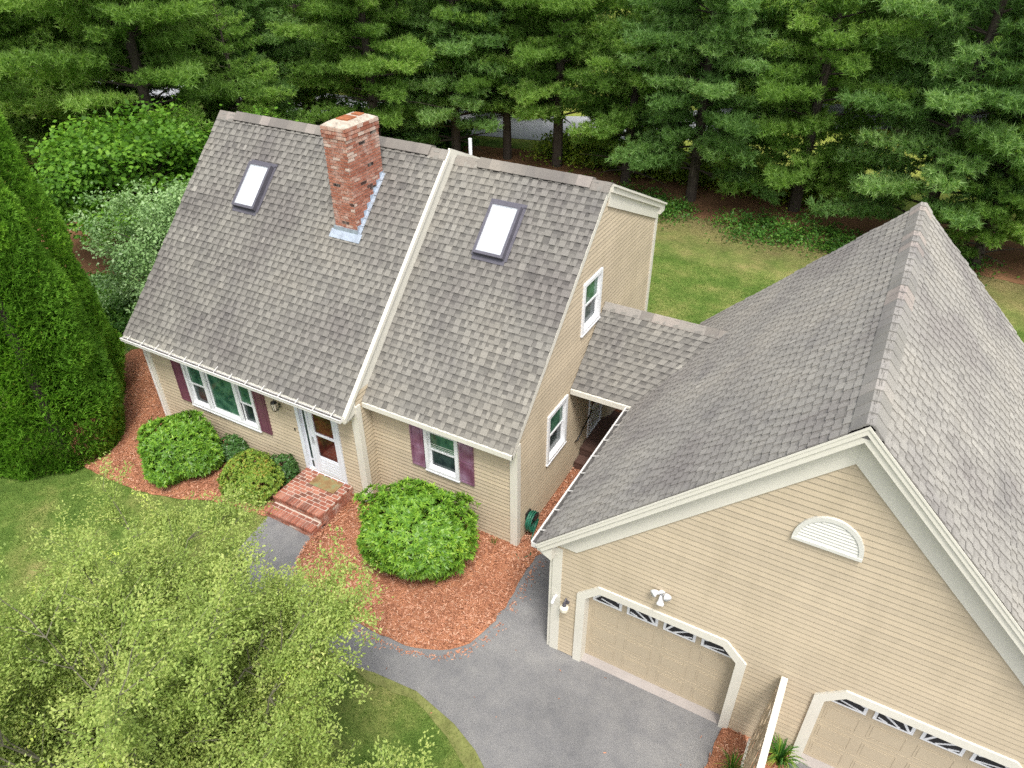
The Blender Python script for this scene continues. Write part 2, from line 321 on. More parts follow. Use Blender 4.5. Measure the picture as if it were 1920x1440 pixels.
def shingles(mb, O, A, S, L, wf, e=.168, seed=1, lift=0.0):
    """laminated shingles on plane O + A*s + S*t ; wf(t)->(s0,s1)"""
    r = random.Random(seed); O, A, S = Vector(O), Vector(A), Vector(S); Nn = A.cross(S).normalized()
    if Nn.z < 0: Nn = -Nn
    ccw = A.cross(S).dot(Nn) > 0
    def P(s_, t_, h): return O + A * s_ + S * t_ + Nn * (h + lift)
    def quad(a_, b_, c_, d_, t_): mb.face([a_, b_, c_, d_] if ccw else [d_, c_, b_, a_], t_)
    n = math.ceil(L / e)
    for i in range(n):
        t0, t1 = i * e, min((i + 1) * e, L)
        if t1 - t0 < .02: continue
        a0, a1 = wf(t0); b0, b1 = wf(t1)
        s_ = a0; rowt = r.uniform(-.04, .04); tab = r.random() < .5
        while s_ < a1 - .01:
            tab = not tab; w_ = r.uniform(.07, .17) if tab else r.uniform(.05, .17); s2 = min(s_ + w_, a1)
            if a1 - s2 < .05: s2 = a1
            f0, f1 = (s_ - a0) / (a1 - a0 + 1e-9), (s2 - a0) / (a1 - a0 + 1e-9)
            u0, u1 = b0 + (b1 - b0) * f0, b0 + (b1 - b0) * f1
            tt = (r.uniform(.52, .76) if tab else r.uniform(.42, .58)) + rowt
            if r.random() < .03: tt += r.choice((-.25, .2))
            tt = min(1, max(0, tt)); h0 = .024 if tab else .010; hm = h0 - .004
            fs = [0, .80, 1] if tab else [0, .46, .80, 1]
            tn = [tt, tt - r.uniform(.26, .36)] if tab else [tt, r.uniform(.20, .36), r.uniform(.10, .22)]  # dark top strip puts shade under the next course's butt into the tint
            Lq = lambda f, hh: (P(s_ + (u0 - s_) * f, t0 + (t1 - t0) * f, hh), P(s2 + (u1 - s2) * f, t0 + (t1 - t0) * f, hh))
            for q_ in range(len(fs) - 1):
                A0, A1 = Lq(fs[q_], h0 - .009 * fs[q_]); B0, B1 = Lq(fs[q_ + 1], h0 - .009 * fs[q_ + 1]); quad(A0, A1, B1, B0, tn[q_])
            quad(P(s_, t0, -.001), P(s2, t0, -.001), P(s2, t0, h0), P(s_, t0, h0), .05)  # riser tinted near black, painting the shadow line along each course
            if tab:
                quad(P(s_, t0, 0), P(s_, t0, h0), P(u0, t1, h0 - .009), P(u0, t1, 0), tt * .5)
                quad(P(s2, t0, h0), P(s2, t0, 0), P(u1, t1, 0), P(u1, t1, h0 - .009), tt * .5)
            s_ = s2
def bricks(mb, F, s0, s1, z0, z1, bl=.2, bh=.067, j=.015, seed=1, white=None, d=.006):
    r = random.Random(seed); n = int(round((z1 - z0) / bh)); bh = (z1 - z0) / n
    for i in range(n):
        za, zb = z0 + i * bh + j * .5, z0 + (i + 1) * bh - j * .5
        s_ = s0 - (bl / 2 if i % 2 else 0)
        while s_ < s1 - .005:
            a_, b_ = max(s_ + j * .5, s0), min(s_ + bl - j * .5, s1)
            if b_ - a_ > .02:
                t = r.choice((0, .04, .95, 1)) if r.random() < .07 else r.uniform(.12, .85)
                if white and r.random() < white(za): t = r.uniform(.88, 1)
                F.box(mb, a_, b_, za, zb, -.02, d + r.uniform(-.001, .002), t)
            s_ += bl

# ------------------------------------------------------------------ ground
def sm(t): t = max(0., min(1., t)); return t * t * (3 - 2 * t)
def zf(x, y): return -.27 * sm((.6 - y) / 1.5) * sm((x - 5) / 5)
def grid_mesh(name, xs, ys, m, off=0.0, fn=None):
    vs = [(x, y, zf(x, y) + off) for y in ys for x in xs]; nx = len(xs)
    fs = [(j * nx + i, j * nx + i + 1, (j + 1) * nx + i + 1, (j + 1) * nx + i) for j in range(len(ys) - 1) for i in range(nx - 1)]
    me = bpy.data.meshes.new(name); me.from_pydata(vs, [], fs); me.materials.append(m)
    o = bpy.data.objects.new(name, me); COL.objects.link(o); return o
fx = [-700, -250, -100, -50] + [-20 + .5 * i for i in range(101)] + [45, 80, 250, 700]
fy = [-400, -120, -50] + [-20 + .5 * i for i in range(121)] + [60, 100, 250, 900]
tag(grid_mesh('ground', fx, fy, M['grass']), None, None, kind='structure')
def smooth_poly(pts, it=2):
    for _ in range(it):
        out = []
        for i in range(len(pts)):
            a_, b_ = pts[i], pts[(i + 1) % len(pts)]
            out += [(a_[0] * .75 + b_[0] * .25, a_[1] * .75 + b_[1] * .25), (a_[0] * .25 + b_[0] * .75, a_[1] * .25 + b_[1] * .75)]
        pts = out
    return pts
def sheet(name, pts, m, off=.015, step=.5, mound=0, jag=0):
    if jag:
        r = random.Random(len(pts)); out = []
        for i in range(len(pts)):
            a_, b_ = Vector(pts[i]), Vector(pts[(i + 1) % len(pts)]); n = max(1, int((b_ - a_).length / max(.18, jag * 4)))
            for k in range(n):
                p_ = a_.lerp(b_, k / n); out.append((p_.x + r.uniform(-jag, jag), p_.y + r.uniform(-jag, jag)))
        pts = out
    from mathutils.geometry import tessellate_polygon
    bm = bmesh.new(); vs = [bm.verts.new((x, y, 0)) for x, y in pts]
    for t3 in tessellate_polygon([[Vector((x, y, 0)) for x, y in pts]]):
        if len(set(t3)) == 3:
            try: bm.faces.new([vs[k] for k in t3])
            except ValueError: pass
    x0, x1 = min(p[0] for p in pts), max(p[0] for p in pts); y0, y1 = min(p[1] for p in pts), max(p[1] for p in pts)
    if (x1 - x0) < 60:
        for ax, lo, hi in ((0, x0, x1), (1, y0, y1)):
            k = math.ceil(lo / step) * step
            while k < hi:
                co = (k, 0, 0) if ax == 0 else (0, k, 0); no = (1, 0, 0) if ax == 0 else (0, 1, 0)
                bmesh.ops.bisect_plane(bm, geom=bm.verts[:] + bm.edges[:] + bm.faces[:], plane_co=co, plane_no=no, dist=1e-4); k += step
    bound = set(v for e_ in bm.edges if len(e_.link_faces) == 1 for v in e_.verts)
    for v in bm.verts:
        v.co.z = zf(v.co.x, v.co.y) + off
        if mound and v not in bound: v.co.z += mound
        if mound and v in bound: v.co.z -= .02
    bmesh.ops.recalc_face_normals(bm, faces=bm.faces)
    if sum(f.normal.z for f in bm.faces) < 0: bmesh.ops.reverse_faces(bm, faces=bm.faces)
    me = bpy.data.meshes.new(name); bm.to_mesh(me); bm.free(); me.materials.append(m)
    o = bpy.data.objects.new(name, me); COL.objects.link(o); o['kind'] = 'structure'; return o
BED_R = [(6.5, .4), (6.55, -.7), (6.58, -1.35), (6.75, -1.85), (7.1, -2.12), (7.78, -2.26), (8.53, -2.32), (9.22, -2.36), (9.97, -2.3), (10.65, -2.08), (11.08, -1.63), (11.29, -.94), (11.30, -.19), (11.32, .8), (11.7, 1.5), (12.6, 1.9), (12.6, 8.2), (10.7, 8.2), (10.7, .9), (7.0, .9)]
BED_L = [(5.3, .45), (5.25, -.9), (5.2, -1.2), (4.75, -1.25), (3.72, -1.42), (2.86, -1.79), (1.83, -2.04), (.78, -2.1), (-.32, -2.1), (-1.2, -1.7), (-2.6, -.8), (-3.5, .6), (-3.8, 2.2), (-2.6, 3.6), (-.6, 4.2), (.3, 4.2), (.3, .45)]
BED_G = [(16.0, -.85), (15.92, -1.5), (15.9, -2.2), (16.0, -3.4), (16.6, -3.9), (17.05, -3.4), (17.15, -2.0), (17.15, -.85)]
PATH = [(5.25, -1.1), (6.6, -1.1), (6.9, -1.9), (7.5, -2.2), (8.5, -2.25), (9.5, -2.25), (10.8, -1.9), (11.2, -1.2), (11.2, 1.0), (11.7, 2.2), (12.6, 2.3), (12.6, -.90), (30, -.90), (30, -30), (14.2, -30), (13.9, -9), (13.3, -5), (12.66, -3.66), (12.3, -3.43), (11.71, -3.2), (10.75, -3.0), (9.81, -3.07), (8.6, -3.35), (7.3, -3.4), (6.1, -3.0), (5.4, -2.2)]
EDGE = [(9.3, -3.2), (9.81, -3.0), (10.75, -2.93), (11.75, -3.12), (12.35, -3.36), (12.75, -3.6), (13.4, -4.95), (14.0, -9), (13.8, -9), (13.1, -5.1), (12.45, -3.85), (11.7, -3.45), (10.75, -3.2), (9.8, -3.25)]
sheet('driveway', PATH, M['asphalt'], .018)
sheet('mulch_bed', BED_R, M['mulch'], .045, mound=.02, jag=.025)
sheet('mulch_bed', BED_L, M['mulch'], .045, mound=.02, jag=.025)
sheet('mulch_bed', BED_G, M['mulch'], .05, mound=.02, jag=.025)
sheet('lawn_edge_path', EDGE, M['dirt'], .012, jag=.07)
sheet('pine_litter_ground', smooth_poly([(-26, 8), (-12, 2.5), (-5, 3), (-4.5, 8), (-8, 14), (-6, 20.5), (4, 21.8), (9, 21.3), (14, 21.2), (20, 20.9), (30, 20), (32, 24), (24, 25.5), (10, 26), (0, 27), (-10, 24), (-26, 22)]), M['litter'], .012, 2, jag=.10)
sheet('road', [(-60, 21.5), (-20, 25.5), (-7, 27), (-2, 28.2), (3, 29.8), (8, 36.5), (14, 39.5), (22, 43.5), (60, 55), (60, 62), (20, 49), (12, 44.8), (6, 42), (1, 35.5), (-4, 33), (-12, 31.5), (-60, 27)], M['road'], .02, 3)
for bed, (cx, cy, rx, ry), n in ((BED_R, (9, -.6, 2.8, 2.0), 15000), (BED_L, (1.0, -.2, 4.2, 2.2), 14000), (BED_G, (16.5, -2, .7, 1.4), 1800), ([(10.8, .9), (12.5, 1.6), (12.5, 4.0), (10.8, 4.0)], (11.6, 2.4, .9, 1.7), 3500)):
    pts = np.stack([RG.uniform(cx - rx, cx + rx, n), RG.uniform(cy - ry, cy + ry, n)], 1)
    P_ = np.array(bed); ins = np.zeros(n, bool); j = len(P_) - 1
    for i in range(len(P_)):
        c_ = ((P_[i, 1] > pts[:, 1]) != (P_[j, 1] > pts[:, 1])) & (pts[:, 0] < (P_[j, 0] - P_[i, 0]) * (pts[:, 1] - P_[i, 1]) / (P_[j, 1] - P_[i, 1] + 1e-12) + P_[i, 0]); ins ^= c_; j = i
    pts = pts[ins]; mb = MB()
    for x, y in pts:
        an = rnd.uniform(0, math.pi); l, w_ = rnd.uniform(.015, .042), rnd.uniform(.005, .011)
        u_ = Vector((math.cos(an), math.sin(an), rnd.uniform(-.35, .35))) * l; v_ = Vector((-math.sin(an), math.cos(an), rnd.uniform(-.4, .4))) * w_
        c_ = Vector((x, y, zf(x, y) + .075 + rnd.uniform(0, .015)))
        mb.face([c_ - u_ - v_, c_ + u_ - v_, c_ + u_ + v_, c_ - u_ + v_], rnd.random())
    o = mb.build('mulch_chips', M['chip']); o['kind'] = 'stuff'
    tag(o, 'loose red-brown bark chips spread over the planting beds by the walls', 'mulch', 'bark mulch in the planting beds')
mb = MB(); bd = [(6.75, -1.9), (7.1, -2.2), (7.78, -2.34), (8.53, -2.4), (9.22, -2.44), (9.97, -2.38), (10.65, -2.16), (11.12, -1.68), (11.36, -.94), (11.37, -.19), (11.4, .8)]
for k in range(520):
    i = rnd.randrange(len(bd) - 1); f = rnd.random(); x = bd[i][0] + (bd[i + 1][0] - bd[i][0]) * f + abs(rnd.gauss(0, .09)) * (1 if i > 5 else .2); y = bd[i][1] + (bd[i + 1][1] - bd[i][1]) * f - abs(rnd.gauss(0, .09)) * (1 if i < 7 else .2)
    if k > 500: x, y = rnd.uniform(9.5, 15.8), rnd.uniform(-4.5, -1.0)
    an = rnd.uniform(0, math.pi); l, w_ = rnd.uniform(.012, .032), rnd.uniform(.004, .009); u_ = Vector((math.cos(an), math.sin(an), 0)) * l; v_ = Vector((-math.sin(an), math.cos(an), .3)) * w_; c_ = Vector((x, y, zf(x, y) + .026)); mb.face([c_ - u_ - v_, c_ + u_ - v_, c_ + u_ + v_, c_ - u_ + v_], rnd.random())
o = mb.build('mulch_chips', M['chip']); o['kind'] = 'stuff'; tag(o, 'stray bark chips and leaf bits scattered on the grey driveway edge', 'mulch', 'bark mulch in the planting beds')
# crack in the asphalt
mb = MB(); px, py = 13.35, -3.25
crack = []
for i in range(26):
    crack.append((px, py)); px += rnd.uniform(.02, .09); py += rnd.uniform(-.05, .062)
for a_, b_ in zip(crack, crack[1:]):
    w_ = rnd.uniform(.004, .010); mb.face([(a_[0], a_[1] - w_, zf(*a_) + .022), (b_[0], b_[1] - w_, zf(*b_) + .022), (b_[0], b_[1] + w_, zf(*b_) + .022), (a_[0], a_[1] + w_, zf(*a_) + .022)])
o = mb.build('driveway_crack', M['dark']); o['kind'] = 'structure'
o['label'] = 'thin dark crack across the grey driveway'

# ------------------------------------------------------------------ house dims
ZE, YR, ZR, XB, XC = 2.844, 4.491, 7.263, 7.063, 10.839
YE2, ZE2, YR2, ZR2, YG, ZG = .581, 2.901, 4.797, 7.071, 8.63, 5.399
YW1, XW0, XW1, YW2, XW2, YD = .371, .15, 7.084, .845, 10.789, 8.307
XGA, ZGE, XGM, ZGR, YGF, YGB, YGW, XGL, ZGD = 12.28, 2.784, 16.589, 7.003, -1.154, 6.915, -.913, 12.533, -.269
kL = (ZR - ZE) / YR; kR = (ZR2 - ZE2) / (YR2 - YE2); kB = (ZR2 - ZG) / (YG - YR2)
house = empty('house', (5, 4, 0), 'tan clapboard two storey house with steep grey shingle roof and brick chimney', 'house')
FW1 = FR((0, YW1, 0), (1, 0, 0), (0, -1, 0)); FW2 = FR((0, YW2, 0), (1, 0, 0), (0, -1, 0))
FS = FR((XW2, 0, 0), (0, 1, 0), (1, 0, 0)); FSL = FR((XW0, 0, 0), (0, 1, 0), (-1, 0, 0)); FB = FR((0, YD, 0), (1, 0, 0), (0, 1, 0)); FRT = FR((XW1, 0, 0), (0, 1, 0), (1, 0, 0))
def holes_iv(s0f, s1f, holes):
    def iv(z_, side):
        zz = z_ + 1e-3 * side; segs = [(s0f(z_), s1f(z_))]
        for h in holes:
            if h[2] < zz < h[3]:
                segs = [q_ for a_, b_ in segs for q_ in (((a_, h[0]), (h[1], b_)) if a_ < h[0] and h[1] < b_ else ((a_, b_),))]
        return segs
    return iv
def wall(F, s0f, s1f, z0, z1, holes, name='wall', extra=(), m='siding', parent=house):
    mb = MB(); br = sorted(set([z0, z1] + [h[2] for h in holes] + [h[3] for h in holes] + list(extra)))
    br = [b_ for b_ in br if z0 <= b_ <= z1]
    clap(mb, F, br, holes_iv(s0f, s1f, holes), out=.019 if abs(F.n.x) > .5 else .024)
    return mb.build(name, M[m], parent)
roofyz = lambda y: min(ZE2 + kR * (y - YE2), ZR2 - kB * (y - YR2))
TW = (1.46, 3.84, 1.0, 2.34); DW = (5.22, 6.47, .40, 2.48); W2 = (8.53, 9.37, 1.39, 2.56); WS1 = (2.22, 3.17, 1.39, 2.71); WS2 = (3.78, 4.74, 3.96, 5.18); DS = (4.58, 5.46, .52, 2.6)
wall(FW1, lambda z_: XW0, lambda z_: XW1, .08, 2.75, [TW, DW])
wall(FW2, lambda z_: XW1, lambda z_: XW2, .08, 2.95, [W2])
wall(FRT, lambda z_: YW1, lambda z_: YW2, .08, 3.2, [])
thk = .12
y_front = lambda z_: max(YW2, YE2 + (z_ + thk - ZE2) / kR)
y_rear = lambda z_: min(YD, YR2 + (ZR2 - z_ - thk) / kB)
wall(FS, y_front, y_rear, .08, ZR2 - thk - .03, [WS1, WS2, DS], extra=[ZE2 + kR * (YW2 - YE2) - thk, ZR2 - kB * (YD - YR2) - thk])
wall(FSL, lambda z_: max(YW1, (z_ + thk - ZE) / kL), lambda z_: min(YD, YR + (ZR - z_ - thk) / kB), .08, ZR - thk - .03, [], extra=[ZE + kL * YW1 - thk, ZR - kB * (YD - YR) - thk])
wall(FB, lambda z_: XW0, lambda z_: XW2, .08, 5.35, [])
mb = MB(); FW1.box(mb, XW0 + .02, XW1 - .02, -.4, .09, -.3, -.005); FW2.box(mb, XW1 - .02, XW2 - .02, -.4, .09, -.3, -.005); FS.box(mb, YW2 + .02, YD - .02, -.4, .09, -.3, -.005); FSL.box(mb, YW1 + .02, YD - .02, -.4, .09, -.3, -.005); FB.box(mb, XW0 + .3, XW2 - .3, -.4, .09, -.3, -.005); FRT.box(mb, YW1 + .02, YW2, -.4, .09, -.3, -.005)
mb.build('foundation', M['concrete'], house)
# roofs
LL, LR_ = math.hypot(YR, ZR - ZE), math.hypot(YR2 - YE2, ZR2 - ZE2)
SL_, SR_ = Vector((0, YR, ZR - ZE)).normalized(), Vector((0, YR2 - YE2, ZR2 - ZE2)).normalized()
def roof_slab(F, x0, x1, prof, th, parent, name='roof_deck', m='trim'):
    mb = MB(); top = prof; low = [(p[0], p[1] - th) for p in prof][::-1]
    FX = FR((x0, 0, 0), (0, 1, 0), (1, 0, 0)); 
    n = len(top)
    for i in range(n - 1):
        FX.prism(mb, [(top[i][0], top[i][1] - .012), (top[i + 1][0], top[i + 1][1] - .012), (top[i + 1][0], top[i + 1][1] - th), (top[i][0], top[i][1] - th)], 0, x1 - x0)
    return mb.build(name, M[m], parent)
roof_l = empty('roof', (3.5, 4, 5), None, None); roof_l.parent = house; roof_l.matrix_parent_inverse = Matrix.Translation(house.location).inverted()
YGL = YG; ZGL = ZR - kB * (YGL - YR)
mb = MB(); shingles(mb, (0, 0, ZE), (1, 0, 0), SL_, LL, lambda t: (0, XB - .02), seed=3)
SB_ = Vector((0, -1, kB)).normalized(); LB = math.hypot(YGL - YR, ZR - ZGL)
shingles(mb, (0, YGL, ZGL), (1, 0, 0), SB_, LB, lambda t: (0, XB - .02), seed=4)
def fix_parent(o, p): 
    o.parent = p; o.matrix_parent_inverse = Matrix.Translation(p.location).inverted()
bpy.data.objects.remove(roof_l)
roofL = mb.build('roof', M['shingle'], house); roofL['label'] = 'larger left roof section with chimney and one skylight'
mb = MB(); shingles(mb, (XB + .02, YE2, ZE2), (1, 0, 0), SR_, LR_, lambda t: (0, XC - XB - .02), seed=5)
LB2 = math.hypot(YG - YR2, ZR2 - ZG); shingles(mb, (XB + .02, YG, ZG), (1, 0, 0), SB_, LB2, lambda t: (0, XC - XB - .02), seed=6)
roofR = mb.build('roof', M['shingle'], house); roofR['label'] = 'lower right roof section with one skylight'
roof_slab(None, .03, XB, [(0, ZE), (YR, ZR)], .14, house); roof_slab(None, .03, XB, [(YR + .001, ZR), (YGL, ZGL)], .14, house)
roof_slab(None, XB + .03, XC - .03, [(YE2, ZE2), (YR2, ZR2)], .12, house); roof_slab(None, XB + .03, XC - .03, [(YR2 + .001, ZR2), (YG, ZG)], .12, house)
# rake boards between the two roof levels
mb = MB(); FX = FR((XB, 0, 0), (0, 1, 0), (1, 0, 0))
FX.prism(mb, [(-.03, ZE + .02), (YR + .05, ZR + .05), (YR + .35, ZR - .62), (YW2, ZE2 + kR * (YW2 - YE2) - .02), (YE2 + .02, ZE2 - .16), (.33, ZE2 - .18), (-.03, ZE - .18)], -.02, .022)
FX.prism(mb, [(YR + .052, ZR + .05), (YGL, ZGL + .03), (YGL, ZGL - .7), (YR + .352, ZR - .62)], -.02, .022)
FX.prism(mb, [(-.04, ZE - .02), (YR, ZR + .022), (YR, ZR - .10), (-.04, ZE - .14)], .023, .06)
mb.build('rake_board', M['trim'], house)
mb = MB(); FXL = FR((.03, 0, 0), (0, 1, 0), (-1, 0, 0))
FXL.band(mb, [(-.02, ZE - .02), (YR, ZR - .02), (YGL, ZGL - .02)], .2, 0, .025); mb.build('rake_board', M['trim'], house)
mb = MB(); FXR = FR((XC - .03, 0, 0), (0, 1, 0), (1, 0, 0))
FXR.prism(mb, [(YE2 - .02, ZE2 - .015), (YR2 + .03, ZR2 - .015), (YR2 + .03, ZR2 - .20), (YE2 + .12, ZE2 - .07), (YE2 - .02, ZE2 - .15)], 0, .03)
mb.build('rake_board', M['trim'], house)
mb = MB()
FXR.prism(mb, [(YR2 + .032, ZR2 - .012), (YG, ZG - .012), (YG, ZG - .19), (YR2 + .032, ZR2 - .19)], 0, .09)
FXR.prism(mb, [(YR2 + .032, ZR2 - .012), (YG + .04, ZG - .03), (YG + .04, ZG - .08), (YR2 + .032, ZR2 - .06)], .091, .13)
FS.prism(mb, [(YR2 + .02, ZR2 - .1), (YD + .02, ZR2 - kB * (YD + .02 - YR2) - .1), (YD + .02, ZR2 - kB * (YD - YR2) - .50), (YR2 + .02, ZR2 - .50)], .014, .052)
FXR.box(mb, YG - .33, YG, ZG - .22, ZG - .02, -.02, .088)
mb.build('frieze', M['trim'], house)
# corner boards
def cboard(mb, x, y, sx, sy, z0, z1, w_=.13, th=.022, wx=None, wy=None):
    wx = wx or w_; wy = wy or w_
    mb.box(x - sx * wx, x + sx * th, y + sy * .0, y + sy * th, z0, z1) if False else None
    xa, xb = sorted((x - sx * wx, x + sx * th)); mb.box(xa, xb, *sorted((y, y + sy * th)), z0, z1)
    xa, xb = sorted((x, x + sx * th)); mb.box(xa, xb, *sorted((y - sy * wy, y - sy * .001)), z0, z1)
mb = MB(); cboard(mb, XW1, YW1, 1, -1, .02, 2.9, .14, .046, wy=.10); mb.build('corner_board', M['trim'], house)
mb = MB(); cboard(mb, XW2, YW2, 1, -1, .02, 2.93, .13, .046, wy=.10); mb.build('corner_board', M['trim'], house)
mb = MB(); cboard(mb, XW0, YW1, -1, -1, .02, 2.75, .13, .046); mb.build('corner_board', M['trim'], house)
mb = MB(); cboard(mb, XW2, YD, 1, 1, .02, 5.3, .10, .046); mb.build('corner_board', M['trim'], house)
# eaves and gutters
def gutter(x0, x1, y0, y1, z0, z1, along, parent, nh, name='gutter'):
    mb = MB(); th = .012; db = MB(); db.box(x0 + .02, x1 - .02, y0 + .02, y1 - .02, z0 + .014, z1 - .025)
    if along == 'x':   # outer face at y0
        mb.box(x0, x1, y0, y0 + th, z0, z1); mb.box(x0, x1, y0 + th, y1, z0, z0 + th); mb.box(x0, x1, y1 - th, y1, z0 + th, z1)
        mb.box(x0 - th, x0, y0, y1, z0, z1); mb.box(x1, x1 + th, y0, y1, z0, z1); mb.box(x0, x1, y0 - .012, y0 + .018, z1, z1 + .012)
        g = mb.build(name, M['gutter'], parent); db.build('gutter_debris', M['debris'], g)
        for i in range(nh):
            h = MB(); x = x0 + (i + .5) * (x1 - x0) / nh; h.box3((x, y0 - .005, z1 + .013), (.015, 0, 0), (0, y1 - y0 + .13, .105), (0, -.01, .01)); h.build('gutter_hanger', M['gutter'], g)
    else:
        mb.box(x0, x0 + th, y0, y1, z0, z1); mb.box(x0 + th, x1, y0, y1, z0, z0 + th); mb.box(x1 - th, x1, y0, y1, z0 + th, z1)
        mb.box(x0, x1, y0 - th, y0, z0, z1); mb.box(x0, x1, y1, y1 + th, z0, z1); mb.box(x0 - .012, x0 + .018, y0, y1, z1, z1 + .012)
        g = mb.build(name, M['gutter'], parent); db.build('gutter_debris', M['debris'], g)
        for i in range(nh):
            h = MB(); y = y0 + (i + .5) * (y1 - y0) / nh; h.box3((x0 - .005, y, z1 + .013), (x1 - x0 + .11, 0, .09), (0, .015, 0), (-.01, 0, .01)); h.build('gutter_hanger', M['gutter'], g)
gutter(.0, XB - .03, -.12, -.01, ZE - .12, ZE - .045, 'x', house, 14)
mb = MB(); FR((0, 0, 0), (1, 0, 0), (0, -1, 0)).box(mb, .03, XB - .03, ZE - .19, ZE - .02, -.03, .005); mb.box(.03, XB - .03, .03, YW1, ZE - .24, ZE - .21); mb.build('fascia', M['trim'], house)
mb = MB(); mb.box(XB + .05, XC - .0, YE2 - .04, YE2 + .01, ZE2 - .13, ZE2 - .015); mb.box(XB + .05, XC - .03, YE2 + .011, YW2, ZE2 - .13, ZE2 - .11); mb.build('fascia', M['trim'], house)
mb = MB(); mb.tube([(XW0 - .02, .30, 2.6), (XW0 - .0, .30, .15)], .035, 8); mb.tube([(-.02 + .1, -.07, 2.68), (.08, .1, 2.58), (XW0 - .02, .30, 2.5)], .032, 8); mb.build('downspout', M['gutter'], house)
# ridge vents and caps
def ridge(x0, x1, y, z, kf, kb, parent, vent=True, seed=1):
    mb = MB(); r = random.Random(seed); x = x0; w_ = .17; lift = .03
    while x < x1:
        x2 = min(x + .30, x1); v = vent and x > x0 + .3 and x2 < x1 - .28; l = lift + (.045 if v else .0); t = r.uniform(.1, 1) if not v else r.uniform(.05, .35)
        if r.random() < .12: t = .95
        th = .012
        mb.face([(x, y - w_, z - kf * w_ + l), (x2 + .03, y - w_, z - kf * w_ + l - .006), (x2 + .03, y, z + l - .006), (x, y, z + l)], t)
        mb.face([(x, y, z + l), (x2 + .03, y, z + l - .006), (x2 + .03, y + w_, z - kb * w_ + l - .006), (x, y + w_, z - kb * w_ + l)], t)
        mb.face([(x, y - w_, z - kf * w_ + l - .014), (x2 + .03, y - w_, z - kf * w_ + l - .014), (x2 + .03, y - w_, z - kf * w_ + l - .006), (x, y - w_, z - kf * w_ + l)], t)
        for e_ in (x, x2 + .03): mb.face([(e_, y - w_, z - kf * w_ - .0), (e_, y - w_, z - kf * w_ + l), (e_, y, z + l), (e_, y, z)], t * .5); mb.face([(e_, y + w_, z - kb * w_ - .0), (e_, y + w_, z - kb * w_ + l), (e_, y, z + l), (e_, y, z)], t * .5)
        x = x2
    mb.build('ridge_cap', M['cap'], parent)
    if vent:
        mb = MB(); w2 = w_ - .015; Fv = FR((x0 + .605, 0, 0), (0, 1, 0), (1, 0, 0))
        Fv.prism(mb, [(y - w2, z - kf * w2 - .0), (y, z + .0), (y + w2, z - kb * w2), (y + w2, z - kb * w2 + .055), (y, z + .055), (y - w2, z - kf * w2 + .055)], 0, (math.floor((x1 - .28 - x0) / .3 + 1e-6) * .3) - .61)
        mb.build('ridge_vent', M['dark'], parent)  # black body paints the shadow gap below the raised vent caps
ridge(0, XB - .02, YR, ZR, kL, kB, roofL, True, 7); ridge(XB + .05, XC, YR2, ZR2, kR, kB, roofR, True, 8)
# skylights
def skylight(x0, x1, y0, y1, k, e0y, e0z, parent):
    S_ = Vector((0, 1, k)).normalized(); Nn = Vector((0, -k, 1)).normalized(); zb = e0z + k * (y0 - e0y); L = math.hypot(y1 - y0, k * (y1 - y0)); O = Vector((x0, y0, zb)); W_ = x1 - x0
    def bx(mb, a0, a1, t0, t1, h0, h1): mb.box3(O + Vector((a0, 0, 0)) + S_ * t0 + Nn * h0, (a1 - a0, 0, 0), S_ * (t1 - t0), Nn * (h1 - h0))
    mb = MB(); f = .06; H = .15
    bx(mb, 0, W_, 0, f, 0, H); bx(mb, 0, W_, L - f, L, 0, H); bx(mb, 0, f, f, L - f, 0, H); bx(mb, W_ - f, W_, f, L - f, 0, H)
    sk = mb.build('skylight', M['bronze'], parent)
    mb = MB(); bx(mb, f, W_ - f, f, L - f, .06, .125); mb.build('glass_pane', M['sky_pane'], sk)
    mb = MB(); g = .02; bx(mb, f, W_ - f, f, f + g, .126, .135); bx(mb, f, W_ - f, L - f - g, L - f, .126, .135); bx(mb, f, f + g, f + g, L - f - g, .126, .135); bx(mb, W_ - f - g, W_ - f, f + g, L - f - g, .126, .135); mb.build('gasket', M['galv'], sk)
    mb = MB(); bx(mb, -.03, W_ + .03, -.11, -.002, .012, .024); bx(mb, -.07, -.002, -.02, L + .04, .012, .03); bx(mb, W_ + .002, W_ + .07, -.02, L + .04, .012, .03); bx(mb, -.07, W_ + .07, L + .002, L + .1, .012, .03); mb.build('flashing', M['bronze'], sk)
skylight(1.80, 2.52, 2.78, 3.62, kL, 0, ZE, roofL)
skylight(8.42, 9.16, 3.28, 4.14, kR, YE2, ZE2, roofR)
# chimney
CX0, CX1, CY0, CY1, CZ = 4.98, 5.61, 2.83, 3.93, 7.98
mb = MB(); mb.box(CX0 + .012, CX1 - .012, CY0 + .012, CY1 - .012, 5.3, CZ - .03); chim = mb.build('chimney', M['mortar'], house)
wh = lambda z_: .5 if z_ > CZ - .36 else (.16 if z_ > CZ - .9 else .05)
mb = MB()
for F_, a_, b_ in ((FR((CX0, CY0, 0), (1, 0, 0), (0, -1, 0)), 0, CX1 - CX0), (FR((CX1, CY0, 0), (0, 1, 0), (1, 0, 0)), 0, CY1 - CY0), (FR((CX0, CY0, 0), (0, 1, 0), (-1, 0, 0)), 0, CY1 - CY0), (FR((CX0, CY1, 0), (1, 0, 0), (0, 1, 0)), 0, CX1 - CX0)):
    bricks(mb, F_, a_, b_, 5.4, CZ - .27, seed=int(a_ * 7 + b_ * 100), white=wh, bl=.203, bh=.0655, j=.019)
    bricks(mb, F_, a_ - .02, b_ + .02, CZ - .27, CZ - .025, seed=9 + int(b_ * 10), white=wh, bl=.203, bh=.08, d=.022)
mb.build('brickwork', M['brick'], chim)
